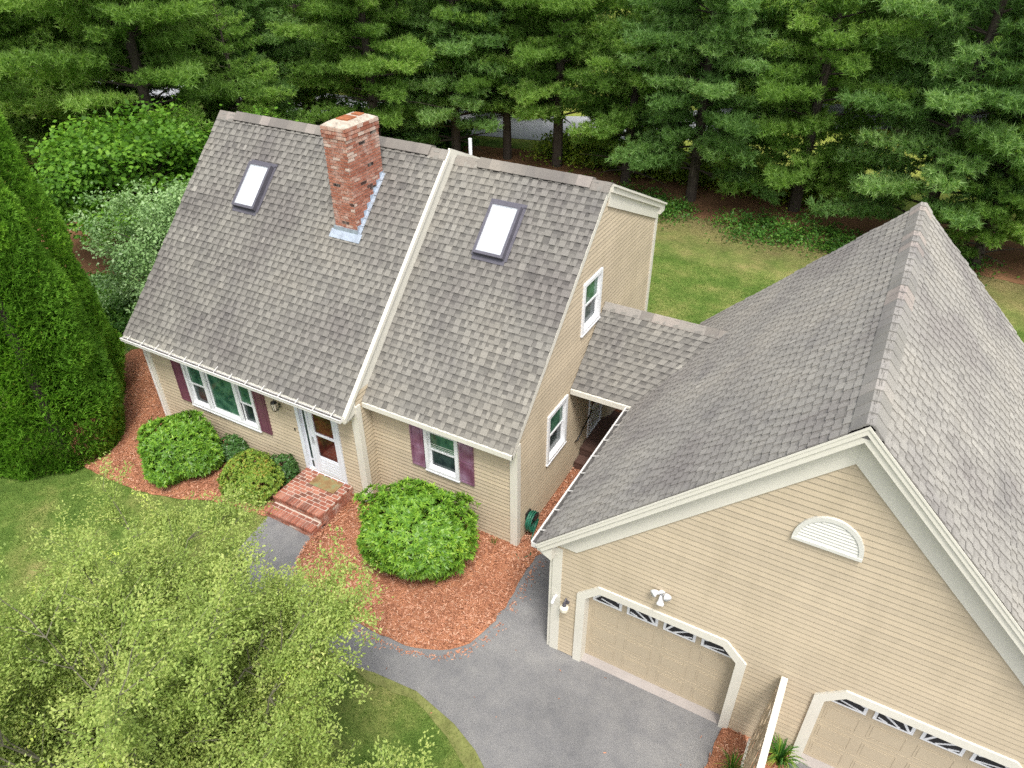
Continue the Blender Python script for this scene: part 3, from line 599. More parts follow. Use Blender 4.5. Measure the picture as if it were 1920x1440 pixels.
mb = MB(); mb.box(CX0 - .015, CX1 + .015, CY0 - .015, CY1 + .015, CZ - .062, CZ - .02)
i0 = len(mb.v)
mb.v += [(CX0 - .014, CY0 - .014, CZ - .019), (CX1 + .014, CY0 - .014, CZ - .019), (CX1 + .014, CY1 + .014, CZ - .019), (CX0 - .014, CY1 + .014, CZ - .019), (CX0 + .1, CY0 + .14, CZ + .05), (CX1 - .1, CY0 + .14, CZ + .05), (CX1 - .1, CY1 - .14, CZ + .05), (CX0 + .1, CY1 - .14, CZ + .05)]
for q_ in ((0, 1, 5, 4), (1, 2, 6, 5), (2, 3, 7, 6), (3, 0, 4, 7), (4, 5, 6, 7)): mb.f.append(tuple(i0 + a_ for a_ in q_)); mb.t.append(.5)
mb.build('chimney_crown', M['crown_mortar'], chim)
mb = MB(); mb.box(CX0 + .16, CX1 - .16, CY0 + .30, CY0 + .62, CZ + .03, CZ + .075); mb.box(CX0 + .2, CX1 - .2, CY0 + .75, CY0 + .93, CZ + .03, CZ + .07); mb.build('flue', M['rust'], chim)
mb = MB(); Nn = Vector((0, -kL, 1)).normalized()
def rp(x, y, h=0): return Vector((x, y, ZE + kL * y)) + Nn * h
mb.box3(rp(CX0 - .1, CY0 - .16, .018), (CX1 - CX0 + .24, 0, 0), rp(0, CY0 - .005) - rp(0, CY0 - .16), Nn * .012)
mb.box3(rp(CX0 - .03, CY0 - .03, .018), (CX1 - CX0 + .06, 0, 0), (0, .021, 0), (0, 0, .11))
for i in range(8):
    y = CY0 + i * .1375; mb.box3((CX1 + .009, y, ZE + kL * y - .02), (.008 + .002 * (i % 2), 0, 0), (0, .16, 0), (0, 0, .20)); mb.box3(rp(CX1 + .01, y, .02), (.09, 0, 0), rp(0, y + .13) - rp(0, y), Nn * (.008 + .003 * (i % 2)))
    mb.box3((CX0 - .017 - .002 * (i % 2), y, ZE + kL * y - .02), (.008, 0, 0), (0, .16, 0), (0, 0, .20))
mb.build('chimney_flashing', M['lead'], chim)
mb = MB(); mb.tube([(6.95, 5.6, 6.6), (6.95, 5.6, 7.24)], .042, 12); mb.build('vent_pipe', M['white'], house)

# ------------------------------------------------------------------ windows, shutters, doors
def framebox(F, mb, s0, s1, z0, z1, w_, d0, d1, wb=None):
    wb = wb or w_
    F.box(mb, s0, s1, z1 - w_, z1, d0, d1); F.box(mb, s0, s1, z0, z0 + wb, d0, d1); F.box(mb, s0, s0 + w_, z0 + wb, z1 - w_, d0, d1); F.box(mb, s1 - w_, s1, z0 + wb, z1 - w_, d0, d1)
def dh(F, parent, s0, s1, z0, z1, topm='green_pane', botm='dark_pane', blind=False):
    """double-hung pair of sashes in an opening"""
    zm = (z0 + z1) / 2; w_ = .042
    for a_, b_, d_, m_, nm in ((zm - .02, z1, -.035, topm, 'upper_sash'), (z0, zm + .02, -.06, botm, 'lower_sash')):
        mb = MB(); framebox(F, mb, s0, s1, a_, b_, w_, d_, d_ + .03); s_ = mb.build(nm, M['white'], parent)
        mb = MB(); F.box(mb, s0 + w_ - .004, s1 - w_ + .004, a_ + w_ - .004, b_ - w_ + .004, d_ + .004, d_ + .012); mb.build('pane', M[m_], s_)
        if blind and nm == 'upper_sash':
            mb = MB(); 
            for k in range(3): F.box(mb, s0 + w_, s1 - w_, a_ + w_ + .02 + k * .05, a_ + w_ + .034 + k * .05, d_ + .013, d_ + .015)
            mb.build('blind', M['blind'], s_)
def liner(F, mb, s0, s1, z0, z1, dep=.09):
    F.box(mb, s0 - .02, s0, z0, z1, -dep, .0); F.box(mb, s1, s1 + .02, z0, z1, -dep, .0); F.box(mb, s0 - .02, s1 + .02, z1, z1 + .02, -dep, .0); F.box(mb, s0 - .02, s1 + .02, z0 - .02, z0, -dep, .0); F.box(mb, s0 - .02, s1 + .02, z0 - .02, z1 + .02, -dep - .02, -dep)
def window(F, hole, units, label=None, blind=False, parent=house):
    s0, s1, z0, z1 = hole; mb = MB(); c = .085
    framebox(F, mb, s0 - .015, s1 + .015, z0 - .015, z1 + .015, c, .0, .055, wb=.075)
    F.box(mb, s0 - .03, s1 + .03, z0 - .045, z0 - .016, .0, .065)
    for (a_, b_, k) in units[:-1]:
        nx = units[units.index((a_, b_, k)) + 1][0]; F.box(mb, b_ + .0, nx, z0 + .061, z1 - .071, .0, .044)
    liner(F, mb, s0 + .071, s1 - .071, z0 + .061, z1 - .071)
    w = mb.build('window', M['white'], parent)
    if label: w['label'] = label
    for a_, b_, k in units:
        if k == 'dh': dh(F, w, a_ + .002, b_ - .002, z0 + .062, z1 - .072, blind=blind)
        else:
            mb = MB(); framebox(F, mb, a_ + .002, b_ - .002, z0 + .062, z1 - .072, .06, -.05, -.01); s_ = mb.build('picture_sash', M['white'], w)
            mb = MB(); F.box(mb, a_ + .058, b_ - .058, z0 + .118, z1 - .128, -.045, -.03); mb.build('pane', M['green_pane'], s_)
window(FW1, TW, [(1.53, 2.10, 'dh'), (2.21, 3.19, 'p'), (3.30, 3.77, 'dh')], 'wide triple window with a picture pane')
window(FW2, W2, [(8.60, 9.30, 'dh')], 'single window between two faded shutters', blind=True)
window(FS, WS1, [(2.29, 3.10, 'dh')], 'lower window in the gable side')
window(FS, WS2, [(3.85, 4.67, 'dh')], 'upper window in the gable side')
def shutter(F, s0, s1, z0, z1, m):
    mb = MB(); F.box(mb, s0, s1, z0, z1, .014, .044); w_ = .05; zm = z0 + (z1 - z0) * .5
    framebox(F, mb, s0, s1, z0, z1, w_, .0445, .056); F.box(mb, s0 + w_, s1 - w_, zm - .03, zm + .03, .0445, .056)
    for a_, b_ in ((z0 + w_, zm - .03), (zm + .03, z1 - w_)): F.box(mb, s0 + w_ + .025, s1 - w_ - .025, a_ + .025, b_ - .025, .0445, .052)
    return mb.build('shutter', M[m], house)
for a_, b_, F_, z0, z1, m_ in ((1.07, 1.42, FW1, 1.02, 2.34, 'shutter'), (3.89, 4.24, FW1, 1.02, 2.34, 'shutter'), (8.15, 8.49, FW2, 1.40, 2.56, 'shutter_faded'), (9.42, 9.77, FW2, 1.40, 2.56, 'shutter_faded')): shutter(F_, a_, b_, z0, z1, m_)
# front door: casing + sidelight + storm door
mb = MB(); s0, s1, z0, z1 = DW
FW1.box(mb, s0 - .01, s0 + .09, z0 - .02, z1, 0, .05); FW1.box(mb, s1 - .07, s1 + .01, z0 - .02, z1, 0, .05); FW1.box(mb, s0 - .01, s1 + .01, z1 + .001, z1 + .12, 0, .05); FW1.box(mb, s0 - .01, s1 + .01, z0 - .06, z0 - .021, 0, .09); FW1.box(mb, 5.50, 5.56, z0 - .02, z1, -.02, .035)
liner(FW1, mb, s0 + .09, s1 - .07, z0, z1, .12); ent = mb.build('entrance_frame', M['white_door'], house)
mb = MB(); FW1.box(mb, s0 + .092, 5.498, z0, z1 - .005, -.06, -.03); sid = mb.build('sidelight', M['white_door'], ent)
mb = MB(); FW1.box(mb, s0 + .15, 5.46, z0 + .32, z1 - .12, -.031, -.02); FW1.box(mb, s0 + .15, 5.46, z0 + .05, z0 + .24, -.031, -.02); mb.build('pane', M['dark_pane'], sid)
mb = MB(); ds0, ds1 = 5.565, 6.395; dz0, dz1 = .41, 2.44
FW1.box(mb, ds0, ds0 + .14, dz0, dz1, -.03, .02); FW1.box(mb, ds1 - .12, ds1, dz0, dz1, -.03, .02); FW1.box(mb, ds0 + .14, ds1 - .12, dz1 - .13, dz1, -.03, .02); FW1.box(mb, ds0 + .14, ds1 - .12, 1.58, 1.64, -.03, .02); FW1.box(mb, ds0 + .14, ds1 - .12, dz0, .92, -.03, .018)
for k in range(5): FW1.box(mb, ds0 + .15, ds1 - .13, .47 + k * .085, .535 + k * .085, .0185, .026)
door = mb.build('storm_door', M['white_door'], house)
mb = MB(); FW1.box(mb, ds0 + .135, ds1 - .115, .915, 1.585, -.02, -.005); mb.build('pane', M['door_pane'], door)
mb = MB(); FW1.box(mb, ds0 + .135, ds1 - .115, 1.635, dz1 - .125, -.02, -.005); mb.build('pane', M['door_pane'], door)
mb = MB(); FW1.box(mb, ds0 + .03, ds0 + .07, 1.33, 1.50, .021, .045); mb.tube([FW1.p(ds0 + .05, 1.42, .045), FW1.p(ds0 + .05, 1.42, .08), FW1.p(ds0 + .13, 1.42, .085)], .011, 6); mb.build('door_handle', M['galv'], door)
# side door
mb = MB(); s0, s1, z0, z1 = DS; framebox(FS, mb, s0 - .01, s1 + .01, z0 - .04, z1, .08, 0, .04, wb=.05); liner(FS, mb, s0 + .07, s1 - .07, z0, z1 - .08, .09); sf = mb.build('door_frame', M['white_door'], house)
mb = MB(); a_, b_ = s0 + .075, s1 - .075; FS.box(mb, a_, a_ + .12, z0 + .01, z1 - .085, -.04, .01); FS.box(mb, b_ - .12, b_, z0 + .01, z1 - .085, -.04, .01); FS.box(mb, a_ + .12, b_ - .12, z0 + .01, 1.32, -.04, .008); FS.box(mb, a_ + .12, b_ - .12, z1 - .22, z1 - .085, -.04, .01)
for k in range(4): FS.box(mb, a_ + .14, b_ - .14, .60 + k * .17, .72 + k * .17, .0085, .018)
sdoor = mb.build('side_door', M['white_door'], house); mb = MB(); FS.box(mb, a_ + .115, b_ - .115, 1.315, z1 - .215, -.02, -.008); mb.build('pane', M['dark_pane'], sdoor)
mb = MB(); mb.tube([FS.p(a_ + .05, 1.42, .011), FS.p(a_ + .05, 1.42, .06)], .025, 10); mb.build('door_knob', M['galv'], sdoor)
# handrail on the side wall
mb = MB(); rail = [FS.p(4.62, 1.30, .03), FS.p(4.60, 1.34, .09), FS.p(3.86, 1.02, .09), FS.p(3.80, .98, .09), FS.p(3.78, .92, .03)]
mb.tube(rail, .017, 8); hr = mb.build('handrail', M['black'], house, smooth=True)
# porch lamp, number, bell
mb = MB(); mb.tube([FW1.p(4.71, 2.30, .015), FW1.p(4.71, 2.38, .10), FW1.p(4.71, 2.30, .17)], .012, 6); mb.tube([FW1.p(4.71, 2.08, .0), FW1.p(4.71, 2.08, .02)], .06, 12); mb.tube([FW1.p(4.71, 2.08, .02), FW1.p(4.71, 1.98, .09), FW1.p(4.71, 2.06, .16)], .012, 6)
mb.tube([FW1.p(4.71, 2.31, .17), FW1.p(4.71, 2.27, .17), FW1.p(4.71, 2.25, .17)], [.012, .075, .08], 6)
for k in range(6):
    an = k * math.pi / 3; mb.tube([FW1.p(4.71 + .075 * math.cos(an), 2.25, .17 + .075 * math.sin(an)), FW1.p(4.71 + .05 * math.cos(an), 2.04, .17 + .05 * math.sin(an))], .007, 4)
mb.tube([FW1.p(4.71, 2.04, .17), FW1.p(4.71, 2.0, .17)], [.055, .02], 6); lamp = mb.build('wall_lantern', M['black'], house)
mb = MB(); mb.tube([FW1.p(4.71, 2.24, .17), FW1.p(4.71, 2.05, .17)], [.066, .044], 6); mb.build('lantern_glass', M['lampglass'], lamp)
def text(body, F, s_, z_, d, size, m, name, parent, align='CENTER'):
    cu = bpy.data.curves.new(name, 'FONT'); cu.body = body; cu.size = size; cu.extrude = .003; cu.align_x = align
    ob = bpy.data.objects.new(name, cu); COL.objects.link(ob)
    xa, za = F.u, Z; ob.matrix_world = Matrix(((xa.x, 0, F.n.x, 0), (xa.y, 0, F.n.y, 0), (0, 1, 0, 0), (0, 0, 0, 1))); ob.matrix_world.translation = F.p(s_, z_, d)
    bpy.context.view_layer.update(); dg = bpy.context.evaluated_depsgraph_get(); me = bpy.data.meshes.new_from_object(ob.evaluated_get(dg)); mw = ob.matrix_world.copy(); bpy.data.objects.remove(ob)
    me.transform(mw); me.materials.clear(); me.materials.append(m); o = bpy.data.objects.new(name, me); COL.objects.link(o); fix_parent(o, parent); return o
for i_, (ch, sx_) in enumerate((('1', 4.88), ('0', 4.96), ('0', 5.04))): text(ch, FW1, sx_, 2.04, .016, .10, M['brass'], 'house_number', house)
mb = MB(); FW1.box(mb, 5.04, 5.075, 1.46, 1.54, .012, .03); mb.build('doorbell', M['black'], house, bevel=.004)

# ------------------------------------------------------------------ brick steps and mat
steps = empty('brick_steps', (5.9, -.3, 0), 'two red brick entrance steps with grey mortar below the white front door', 'steps')
mb = MB(); mb.box(5.21, 6.61, -.80, YW1 - .03, -.3, .374); mb.box(5.21, 6.61, -1.12, -.801, -.3, .184); mb.build('mortar_core', M['mortar'], steps)
def pavers(name, x0, x1, y0, y1, z, rot, seed, hb=.1):
    mb = MB(); r = random.Random(seed); bl, bw, j = .2, hb, .02
    ny = int(round((y1 - y0) / bw)); bw = (y1 - y0) / ny
    for i in range(ny):
        x = x0 - (bl / 2 if i % 2 else 0)
        while x < x1 - .01:
            a_, b_ = max(x0, x + j / 2), min(x1, x + bl - j / 2)
            if b_ - a_ > .02: mb.box(a_, b_, y0 + i * bw + j / 2, y0 + (i + 1) * bw - j / 2, z - .03, z + r.uniform(-.001, .003), r.random())
            x += bl
    return mb
def soldier(mb, x0, x1, y0, y1, z, seed, w_=.075):
    r = random.Random(seed); n = int((x1 - x0) / w_); w_ = (x1 - x0) / n
    for i in range(n): mb.box(x0 + i * w_ + .006, x0 + (i + 1) * w_ - .006, y0, y1, z - .06, z + r.uniform(-.001, .003), r.random())
mb = pavers('t', 5.2, 6.62, -.61, YW1 - .035, .38, 0, 3); soldier(mb, 5.2, 6.62, -.83, -.62, .381, 5); mb.build('top_step', M['paver'], steps)
mb = MB(); soldier(mb, 5.2, 6.62, -1.15, -.935, .191, 6); mb2 = pavers('t', 5.2, 6.62, -.93, -.835, .19, 0, 4)
off = len(mb.v); mb.v += mb2.v; mb.f += [tuple(i + off for i in f) for f in mb2.f]; mb.t += mb2.t; mb.build('lower_step', M['paver'], steps)
mb = MB()
for F_, a_, b_, z0, z1 in ((FR((5.21, -.80, 0), (1, 0, 0), (0, -1, 0)), 0, 1.4, .20, .32), (FR((5.21, -1.12, 0), (1, 0, 0), (0, -1, 0)), 0, 1.4, -.07, .13), (FR((6.61, -.80, 0), (0, 1, 0), (1, 0, 0)), 0, 1.14, -.07, .35), (FR((6.61, -1.12, 0), (0, 1, 0), (1, 0, 0)), 0, .32, -.07, .13), (FR((5.21, -1.12, 0), (0, 1, 0), (-1, 0, 0)), 0, .32, -.07, .13), (FR((5.21, -.80, 0), (0, 1, 0), (-1, 0, 0)), 0, 1.14, -.07, .35)):
    bricks(mb, F_, a_, b_, z0, z1, seed=int(b_ * 50), d=.01)
mb.build('step_sides', M['brick'], steps)
mb = MB(); mb.box(5.66, 6.40, -.10, .28, .386, .402); tag(mb.build('doormat', M['jute'], bevel=.004), 'worn brown and green doormat on the brick landing', 'doormat')

# ------------------------------------------------------------------ garage
gar = empty('garage', (16.6, 3, ZGD), 'tan clapboard two door garage with steep gable roof and half round vent', 'garage')
FG = FR((0, YGW, 0), (1, 0, 0), (0, -1, 0)); kG = (ZGR - ZGE) / (XGM - XGA)
XGR = 2 * XGM - XGL; XGE2 = 2 * XGM - XGA
OPS = [(13.18, 15.89), (17.29, 20.00)]; ZK, ZT, KX = 1.63, 1.90, .26
def giv(z_, side):
    zz = z_ + 1e-3 * side
    l = max(XGL, XGA + (z_ + thk - ZGE) / kG); r_ = min(XGR, XGE2 - (z_ + thk - ZGE) / kG)
    if zz > ZT: return [(l, r_)]
    ch = max(0, (z_ - ZK) / (ZT - ZK)) * KX
    return [(l, OPS[0][0] + ch), (OPS[0][1] - ch, OPS[1][0] + ch), (OPS[1][1] - ch, r_)]
mb = MB(); clap(mb, FG, [ZGD + .03, ZK, ZT, ZGE + kG * (XGL - XGA) - thk, ZGR - thk - .03], giv, out=.015); mb.build('wall', M['siding'], gar)
FGL = FR((XGL, 0, 0), (0, 1, 0), (-1, 0, 0)); FGR = FR((XGR, 0, 0), (0, 1, 0), (1, 0, 0)); YGR = YGB - .24; FGB = FR((0, YGR, 0), (1, 0, 0), (0, 1, 0))
for F_ in (FGL, FGR): wall(F_, lambda z_: YGW, lambda z_: YGR, ZGD + .03, 2.75, [], parent=gar)
wall(FGB, lambda z_: max(XGL, XGA + (z_ + thk - ZGE) / kG), lambda z_: min(XGR, XGE2 - (z_ + thk - ZGE) / kG), ZGD + .03, ZGR - thk - .03, [], extra=[ZGE + kG * (XGL - XGA) - thk], parent=gar)
mb = MB()
for a_, b_ in ((XGL + .03, 13.1), (15.95, 17.2), (20.1, XGR - .03)): FG.box(mb, a_, b_, -.6, ZGD + .05, -.25, -.004)
FGL.box(mb, YGW + .02, YGR - .02, -.6, ZGD + .04, -.2, -.004); FGR.box(mb, YGW + .02, YGR - .02, -.6, ZGD + .04, -.2, -.004); mb.build('foundation', M['concrete'], gar)
LG = math.hypot(XGM - XGA, ZGR - ZGE); SG = Vector((XGM - XGA, 0, ZGR - ZGE)).normalized(); SG2 = Vector((-(XGM - XGA), 0, ZGR - ZGE)).normalized()
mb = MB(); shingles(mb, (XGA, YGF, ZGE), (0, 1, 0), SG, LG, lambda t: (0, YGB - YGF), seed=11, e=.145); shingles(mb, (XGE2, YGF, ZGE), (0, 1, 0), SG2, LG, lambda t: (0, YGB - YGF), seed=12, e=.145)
groof = mb.build('roof', M['shingle_light'], gar)
mb = MB(); FGX = FR((0, YGF + .03, 0), (1, 0, 0), (0, 1, 0))
FGX.prism(mb, [(XGA, ZGE - .012), (XGM - .001, ZGR - .012), (XGM - .001, ZGR - .15), (XGA, ZGE - .15)], 0, YGB - YGF - .06); FGX.prism(mb, [(XGE2, ZGE - .012), (XGM + .001, ZGR - .012), (XGM + .001, ZGR - .15), (XGE2, ZGE - .15)], 0, YGB - YGF - .06); mb.build('roof_deck', M['trim'], gar)
# rakes
FGF = FR((0, YGF + .03, 0), (1, 0, 0), (0, -1, 0)); FGK = FR((0, YGB - .03, 0), (1, 0, 0), (0, 1, 0))
line = [(XGA - .02, ZGE - .035), (XGM, ZGR - .015), (XGE2 + .02, ZGE - .035)]
mb = MB(); FGF.band(mb, line, .17, 0, .03); FGF.band(mb, line, .075, .031, .055); FGF.band(mb, [(XGA - .02, ZGE - .035 + .02), (XGM, ZGR + .012), (XGE2 + .02, ZGE - .015)], .03, .056, .066); mb.build('rake_board', M['trim'], gar)
mb = MB(); FGK.band(mb, line, .17, 0, .03); mb.build('rake_board', M['trim'], gar)
fl = .74; mb = MB(); lo = lambda x: ZGE + kG * (x - XGA)
FG.prism(mb, [(XGL - .01, lo(XGL) - .14), (XGM, ZGR - .14), (XGM, ZGR - fl), (XGL + .42, lo(XGL + .42) - fl), (XGL - .01, lo(XGL + .42) - fl)], .0135, .04); FG.prism(mb, [(XGR + .01, lo(XGL) - .14), (XGM + .001, ZGR - .14), (XGM + .001, ZGR - fl), (XGR - .42, lo(XGL + .42) - fl), (XGR + .01, lo(XGL + .42) - fl)], .0135, .04)
mb.build('frieze', M['trim'], gar)
for sx in (0, 1):
    mb = MB(); f_ = (lambda x: x) if sx == 0 else (lambda x: 2 * XGM - x)
    FG.prism(mb, [(f_(XGA + .0), ZGE - .17), (f_(XGL + .02), ZGE - .05), (f_(XGL + .02), ZGE - .33), (f_(XGA + .1), ZGE - .24)], .0, .21)
    mb.build('cornice_return', M['trim'], gar)
mb = MB(); cboard(mb, XGL, YGW, -1, -1, ZGD + .03, 2.62, .15, .03); mb.build('corner_board', M['trim'], gar)
mb = MB(); cboard(mb, XGR, YGW, 1, -1, ZGD + .03, 2.62, .15, .03); mb.build('corner_board', M['trim'], gar)
gutter(XGA - .12, XGA - .01, YGF + .03, YGB - .05, ZGE - .15, ZGE - .045, 'y', gar, 14)
mb = MB(); mb.box(XGA - .008, XGA + .03, YGF + .03, YGB - .03, ZGE - .2, ZGE - .02); mb.box(XGA + .031, XGL, YGF + .06, YGB - .06, ZGE - .2, ZGE - .18); mb.build('fascia', M['trim'], gar); mb = MB(); mb.box(XGE2 - .03, XGE2 + .008, YGF + .03, YGB - .03, ZGE - .2, ZGE - .02); mb.build('fascia', M['trim'], gar)
mb = MB(); mb.box(XGL - .10, XGL - .035, YGW + .0, YGW + .09, ZGD + .0, 2.45); mb.box3((XGA - .10, YGW + .0, 2.62), (.065, 0, 0), (0, .09, 0), (XGL - XGA, 0, -.2)); mb.build('downspout', M['trim'], gar)
mb = MB(); mb.tube([FG.p(12.60, 1.36, .03), FG.p(12.60, 1.36, .09)], .022, 8); mb.tube([FG.p(12.60, 1.40, .09), FG.p(12.58, 1.28, .16)], .028, 8); sc_ = mb.build('security_camera', M['white'], gar)
# ridge caps
mb = MB(); y = YGF; r = random.Random(4); w_ = .20
while y < YGB:
    y2 = min(y + .27, YGB); t = r.choice((.05, .2, .35, .45, .6, .8, 1.0)); l = .04; s_ = .008
    mb.face([(XGM - w_, y, ZGR - kG * w_ + l), (XGM - w_ * .25, y, ZGR - kG * w_ * .12 + l - .01), (XGM - w_ * .25, y2 + .02, ZGR - kG * w_ * .12 + l - .01 - s_), (XGM - w_, y2 + .02, ZGR - kG * w_ + l - s_)], t)
    mb.face([(XGM - w_ * .25, y, ZGR - kG * w_ * .12 + l - .01), (XGM + w_ * .25, y, ZGR - kG * w_ * .12 + l - .01), (XGM + w_ * .25, y2 + .02, ZGR - kG * w_ * .12 + l - .01 - s_), (XGM - w_ * .25, y2 + .02, ZGR - kG * w_ * .12 + l - .01 - s_)], t)
    mb.face([(XGM + w_ * .25, y, ZGR - kG * w_ * .12 + l - .01), (XGM + w_, y, ZGR - kG * w_ + l), (XGM + w_, y2 + .02, ZGR - kG * w_ + l - s_), (XGM + w_ * .25, y2 + .02, ZGR - kG * w_ * .12 + l - .01 - s_)], t)
    for sx in (-1, 1): mb.face([(XGM + sx * w_, y, ZGR - kG * w_ + l), (XGM + sx * w_, y2 + .02, ZGR - kG * w_ + l - s_), (XGM + sx * w_, y2 + .02, ZGR - kG * w_), (XGM + sx * w_, y, ZGR - kG * w_)], t * .4)
    mb.face([(XGM - w_, y, ZGR - kG * w_), (XGM - w_, y, ZGR - kG * w_ + l), (XGM - w_ * .25, y, ZGR + l - .02), (XGM + w_ * .25, y, ZGR + l - .02), (XGM + w_, y, ZGR - kG * w_ + l), (XGM + w_, y, ZGR - kG * w_)], t * .4)
    y = y2
mb.build('ridge_cap', M['cap_light'], groof)
# doors
for (o0, o1) in OPS:
    c = .165
    ln = [(o0 - c, ZGD), (o0 - c, ZK + .055), (o0 + KX - .04, ZT + c), (o1 - KX + .04, ZT + c), (o1 + c, ZK + .055), (o1 + c, ZGD)]
    inn = [(o0, ZGD), (o0, ZK), (o0 + KX, ZT), (o1 - KX, ZT), (o1, ZK), (o1, ZGD)]
    mb = MB()
    for i in range(5): FG.prism(mb, [ln[i], ln[i + 1], inn[i + 1], inn[i]], .0, .05)
    for i in range(5):
        a_, b_ = inn[i], inn[i + 1]; mb.face([FG.p(*a_, .0), FG.p(*b_, .0), FG.p(*b_, -.19), FG.p(*a_, -.19)])
    mb.build('door_casing', M['trim'], gar)
    mb = MB(); FG.box(mb, o0 - .02, o1 + .02, -.6, ZGD + .03, -.25, .012); mb.build('door_threshold', M['concrete'], gar)
    D0, D1 = -.22, -.18; mb = MB(); zb = ZGD + .032
    FG.prism(mb, [(o0 - .03, zb), (o1 + .03, zb), (o1 + .03, ZT + .03), (o0 - .03, ZT + .03)], D0, D1)
    cols = 4; cw = (o1 - o0) / cols; rows = [zb + .0, zb + .53, zb + 1.06, zb + 1.59]
    for i in range(3):
        FG.box(mb, o0, o1, rows[i + 1] - .006, rows[i + 1] + .006, D1 + .0005, D1 + .004)
        for j in range(cols):
            a_, b_, z0, z1 = o0 + j * cw + .08, o0 + (j + 1) * cw - .08, rows[i] + .09, rows[i + 1] - .09
            framebox(FG, mb, a_, b_, z0, z1, .012, D1 + .001, D1 + .005); FG.box(mb, a_ + .04, b_ - .04, z0 + .04, z1 - .04, D1 + .001, D1 + .005)
    gd = mb.build('garage_door', M['gdoor'], gar); gd['label'] = 'left garage door nearer the house' if o0 < 15 else 'right garage door cut by the picture edge'
    zl, zh = 1.43, 1.79
    for j in range(cols):
        a_, b_ = o0 + j * cw + .05, o0 + (j + 1) * cw - .05
        if j == 0: poly = [(a_ + .02, zl), (b_, zl), (b_, zh + .05), (b_ - .22, zh + .03), (a_ + .02, zl + .10)]
        elif j == 3: poly = [(a_, zl), (b_ - .02, zl), (b_ - .02, zl + .10), (a_ + .22, zh + .03), (a_, zh + .05)]
        else: poly = [(a_, zl), (b_, zl), (b_, zh + .06), (a_, zh + .06)]
        cx_ = sum(p[0] for p in poly) / len(poly); cz_ = (zl + zh) / 2 + .01
        inr = [(p[0] + (.05 if p[0] < cx_ else -.05), p[1] + (.045 if p[1] < zl + .02 else -.045)) for p in poly]
        mb = MB(); FG.prism(mb, poly, D1 + .001, D1 + .016); lite = mb.build('window', M['white'], gd)
        mb = MB(); FG.prism(mb, inr, D1 + .017, D1 + .021); mb.build('pane', M['black_pane'], lite)
        mb = MB(); xm = (o0 + o1) / 2; zo = zl - .12
        for k, an in enumerate((14, 24, 38, 60, 120, 142, 156, 166)):
            dx, dz = math.cos(math.radians(an)), math.sin(math.radians(an)) * .9
            ts = [t for t in np.linspace(.05, 1.5, 60) if inr[0][0] < xm + dx * t < inr[1][0] and zl + .05 < zo + dz * t < (zh - .01 if j in (1, 2) else zl + .05 + (zh - zl - .06) * min(1, ((xm + dx * t - inr[0][0]) if j == 0 else (inr[1][0] - xm - dx * t)) / .38))]
            if len(ts) > 1:
                p0, p1 = (xm + dx * ts[0], zo + dz * ts[0]), (xm + dx * ts[-1], zo + dz * ts[-1]); nx, nz = -dz * .012 / .5, dx * .012
                FG.prism(mb, [(p0[0] - nx, p0[1] - nz), (p1[0] - nx, p1[1] - nz), (p1[0] + nx, p1[1] + nz), (p0[0] + nx, p0[1] + nz)], D1 + .022, D1 + .03)
        if mb.f: mb.build('muntin', M['white'], lite)
# half round vent
VC, VZ, VR = XGM, 4.77, .46
arc = lambda r_, n=24, z_=0: [(VC + r_ * math.cos(math.pi * i / n), VZ + z_ + r_ * 1.12 * math.sin(math.pi * i / n)) for i in range(n + 1)]
mb = MB(); A_, B_ = arc(VR), arc(VR - .06)
for i in range(24): FG.prism(mb, [A_[i], A_[i + 1], B_[i + 1], B_[i]], .0, .05)
FG.box(mb, VC - VR, VC + VR, VZ - .05, VZ - .001, 0, .06); vent = mb.build('half_round_vent', M['vent'], gar)
mb = MB()
for k in range(8):
    z0 = VZ + .0 + k * .055; hw = math.sqrt(max(0, 1 - ((z0 + .03 - VZ) / ((VR - .06) * 1.12)) ** 2)) * (VR - .06)
    if hw > .04: mb.box3(FG.p(VC - hw, z0, .036), (2 * hw, 0, 0), FG.n * -.022 + Z * .052, (FG.n + Z * .4) * .007)
mb.build('louvre', M['vent'], vent)
mb = MB(); FG.prism(mb, arc(VR - .055), .0132, .016); mb.build('vent_back', M['bronze'], vent)
# flood light
mb = MB(); fc = (14.50, 2.55); mb.tube([FG.p(*fc, .01), FG.p(*fc, .04)], .06, 12)
for dx, dz in ((-.09, .05), (.10, .07), (.02, -.10)):
    p0 = FG.p(fc[0] + dx * .3, fc[1] + dz * .3, .05); p1 = FG.p(fc[0] + dx, fc[1] + dz, .10); p2 = FG.p(fc[0] + dx * 1.35, fc[1] + dz * 1.35 - .02, .15)
    mb.tube([p0, p1, p1.lerp(p2, .5), p2], [.026, .046, .062, .066], 12)
mb.build('flood_light', M['white'], gar, smooth=True)
mb = MB(); lc = 12.82; mb.tube([FG.p(lc, 1.30, .012), FG.p(lc, 1.30, .03)], .05, 10); mb.tube([FG.p(lc, 1.33, .03), FG.p(lc, 1.45, .07), FG.p(lc, 1.42, .14)], .012, 6); mb.tube([FG.p(lc, 1.43, .14), FG.p(lc, 1.33, .14)], [.015, .045], 8); wl = mb.build('wall_lamp', M['bronze'], gar)
mb = MB(); mb.tube([FG.p(lc, 1.33, .14), FG.p(lc, 1.28, .14), FG.p(lc, 1.20, .14)], [.045, .085, .075], 12); mb.build('lamp_shade', M['lampglass'], wl)

